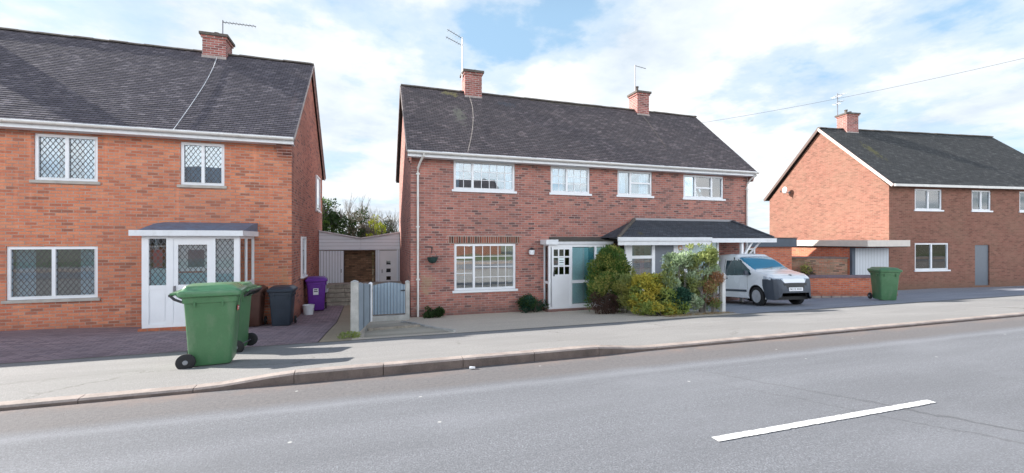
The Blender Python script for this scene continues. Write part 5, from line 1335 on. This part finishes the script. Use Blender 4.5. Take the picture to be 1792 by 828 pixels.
tree('street_tree', 'leafy tree across the road', -2.5, -11, 6, 4, ['lf_grn2', 'lf_con'], 3000, .25, 50, z0=.9, cl=30, cs=1.0, group='trees across the road')
# scrap of litter in the gutter
m = MB(); x, y = 1.08, 5.03; z = road_z(y)+.012
m.hexa([(x, y, z-.006), (x+.07, y-.01, z-.006), (x+.08, y+.03, z-.006), (x+.01, y+.035, z-.006)], [(x, y, z+.006), (x+.07, y-.01, z+.018), (x+.08, y+.03, z+.006), (x+.01, y+.035, z+.014)])
tag(m.build('paper_scrap', M['white']), 'small scrap of white litter in the gutter below the raised kerb', 'litter')

# ------------------------------------------------------------------ sky, sun, camera
SKY_S, SUN_S, EXPO = .065, 4.2, 1.46
sun_dir = Vector((1.6, -.95, -1.0)).normalized()
elev = math.asin(-sun_dir.z); az = math.atan2(-sun_dir.x, -sun_dir.y)   # from +Y towards +X
w = bpy.data.worlds.new('World'); sc.world = w; w.use_nodes = True
t = NT.__new__(NT); t.t = w.node_tree; t.t.nodes.clear(); t.out = t.n('ShaderNodeOutputWorld'); t.m = None
sky = t.n('ShaderNodeTexSky', sky_type='NISHITA'); sky.sun_disc = False; sky.sun_elevation = elev; sky.sun_rotation = az % (2*math.pi)
sky.air_density = 1.0; sky.dust_density = .6; sky.ozone_density = 1.0
d = t.n('ShaderNodeTexCoord').outputs['Generated']
sep = t.n('ShaderNodeSeparateXYZ'); t.l(d, sep.inputs[0])
zz = t.math('ADD', t.math('MAXIMUM', sep.outputs[2], 0.0), .16)
cmb = t.n('ShaderNodeCombineXYZ'); t.l(t.math('DIVIDE', sep.outputs[0], zz), cmb.inputs[0]); t.l(t.math('DIVIDE', sep.outputs[1], zz), cmb.inputs[1])
P = cmb.outputs[0]
n1 = t.noise(t.mapping(P, (1, 1, 1), (3.1, 1.7, 0)), 1.15, 9, .58); n2 = t.noise(t.mapping(P, (1, 1, 1), (9.3, 4.2, 2)), 2.6, 8, .6); n3 = t.noise(t.mapping(P, (1, 1, 1), (1.3, 7.2, 5)), .8, 6, .55)
cov = n1
S_, C_ = math.sin(math.atan(241/750)), math.cos(math.atan(241/750))
def pxdir(px, py):
    a = (px-896)/750; b = (420-py)/750
    return Vector((S_+a*C_, C_-a*S_, b)).normalized()
hole = None
for (px, py, rad, am) in ((860, 55, .20, .22), (670, 85, .26, .20), (990, 10, .20, .20), (770, 95, .18, .20), (540, 70, .16, .14), (930, 30, .14, .18), (1540, 190, .14, .10), (1640, 60, .2, .05), (910, -20, .2, .15)):
    v = pxdir(px, py); dt = t.n('ShaderNodeVectorMath', operation='DISTANCE'); t.l(d, dt.inputs[0]); dt.inputs[1].default_value = v
    k = t.ramp(dt.outputs['Value'], [(0.0, am), (rad, 0.0)], 'EASE'); hole = k if hole is None else t.math('MAXIMUM', hole, k)
cov = t.math('SUBTRACT', t.math('ADD', cov, t.math('MULTIPLY', t.math('SUBTRACT', n2, .5), .35)), hole)
up = t.ramp(sep.outputs[2], [(.48, 0.0), (.70, .33)], 'EASE')
cov = t.math('SUBTRACT', cov, up)
mask = t.ramp(cov, [(.26, 0.0), (.36, .55), (.46, 1.0)], 'EASE')
shade = t.math('ADD', t.math('MULTIPLY', n3, .6), t.math('MULTIPLY', n2, .4))
ccol = t.ramp(shade, [(.36, (3.9, 4.5, 5.2)), (.47, (5.1, 5.55, 6.0)), (.56, (6.1, 6.3, 6.5)), (.66, (6.8, 6.85, 6.9))])
lowf = t.ramp(sep.outputs[2], [(.45, .6), (.62, .12)], 'EASE')
blue = t.mix(lowf, sky.outputs[0], (3.1, 4.9, 6.6))
back = t.math('ADD', 1.0, t.math('MULTIPLY', t.math('MAXIMUM', t.math('MULTIPLY', sep.outputs[1], -1.0), 0.0), 2.1))  # unseen clouds behind the viewpoint, boosted as fill light for the shaded facades
vm = t.n('ShaderNodeVectorMath', operation='SCALE'); t.l(ccol, vm.inputs[0]); t.l(back, vm.inputs['Scale'])
cc = t.mix(mask, blue, vm.outputs[0])
bg = t.n('ShaderNodeBackground'); t.l(cc, bg.inputs[0]); bg.inputs[1].default_value = SKY_S; t.l(bg.outputs[0], t.out.inputs[0])

su = bpy.data.lights.new('sun', 'SUN'); su.energy = SUN_S; su.angle = R(.55); su.color = (1.0, .95, .88)
so_ = bpy.data.objects.new('sun', su); COL.objects.link(so_); so_.rotation_euler = sun_dir.to_track_quat('-Z', 'Y').to_euler(); so_.location = (-20, 20, 30)

cam = bpy.data.cameras.new('camera'); co = bpy.data.objects.new('camera', cam); COL.objects.link(co); sc.camera = co
cam.sensor_width = 36; cam.lens = 36*750/1792; cam.clip_end = 2000; cam.clip_start = .05
co.location = (0, 0, 2.35); co.rotation_euler = (R(90), 0, -math.atan(241/750))
cam.shift_y = (420-414)/1792
vs = sc.view_settings; vs.view_transform = 'Standard'; vs.look = 'None'; vs.gamma = 1; vs.exposure = EXPO; vs.use_curve_mapping = False
sc.render.engine = 'CYCLES'; sc.cycles.max_bounces = 8; sc.cycles.transparent_max_bounces = 12; sc.cycles.use_denoising = True
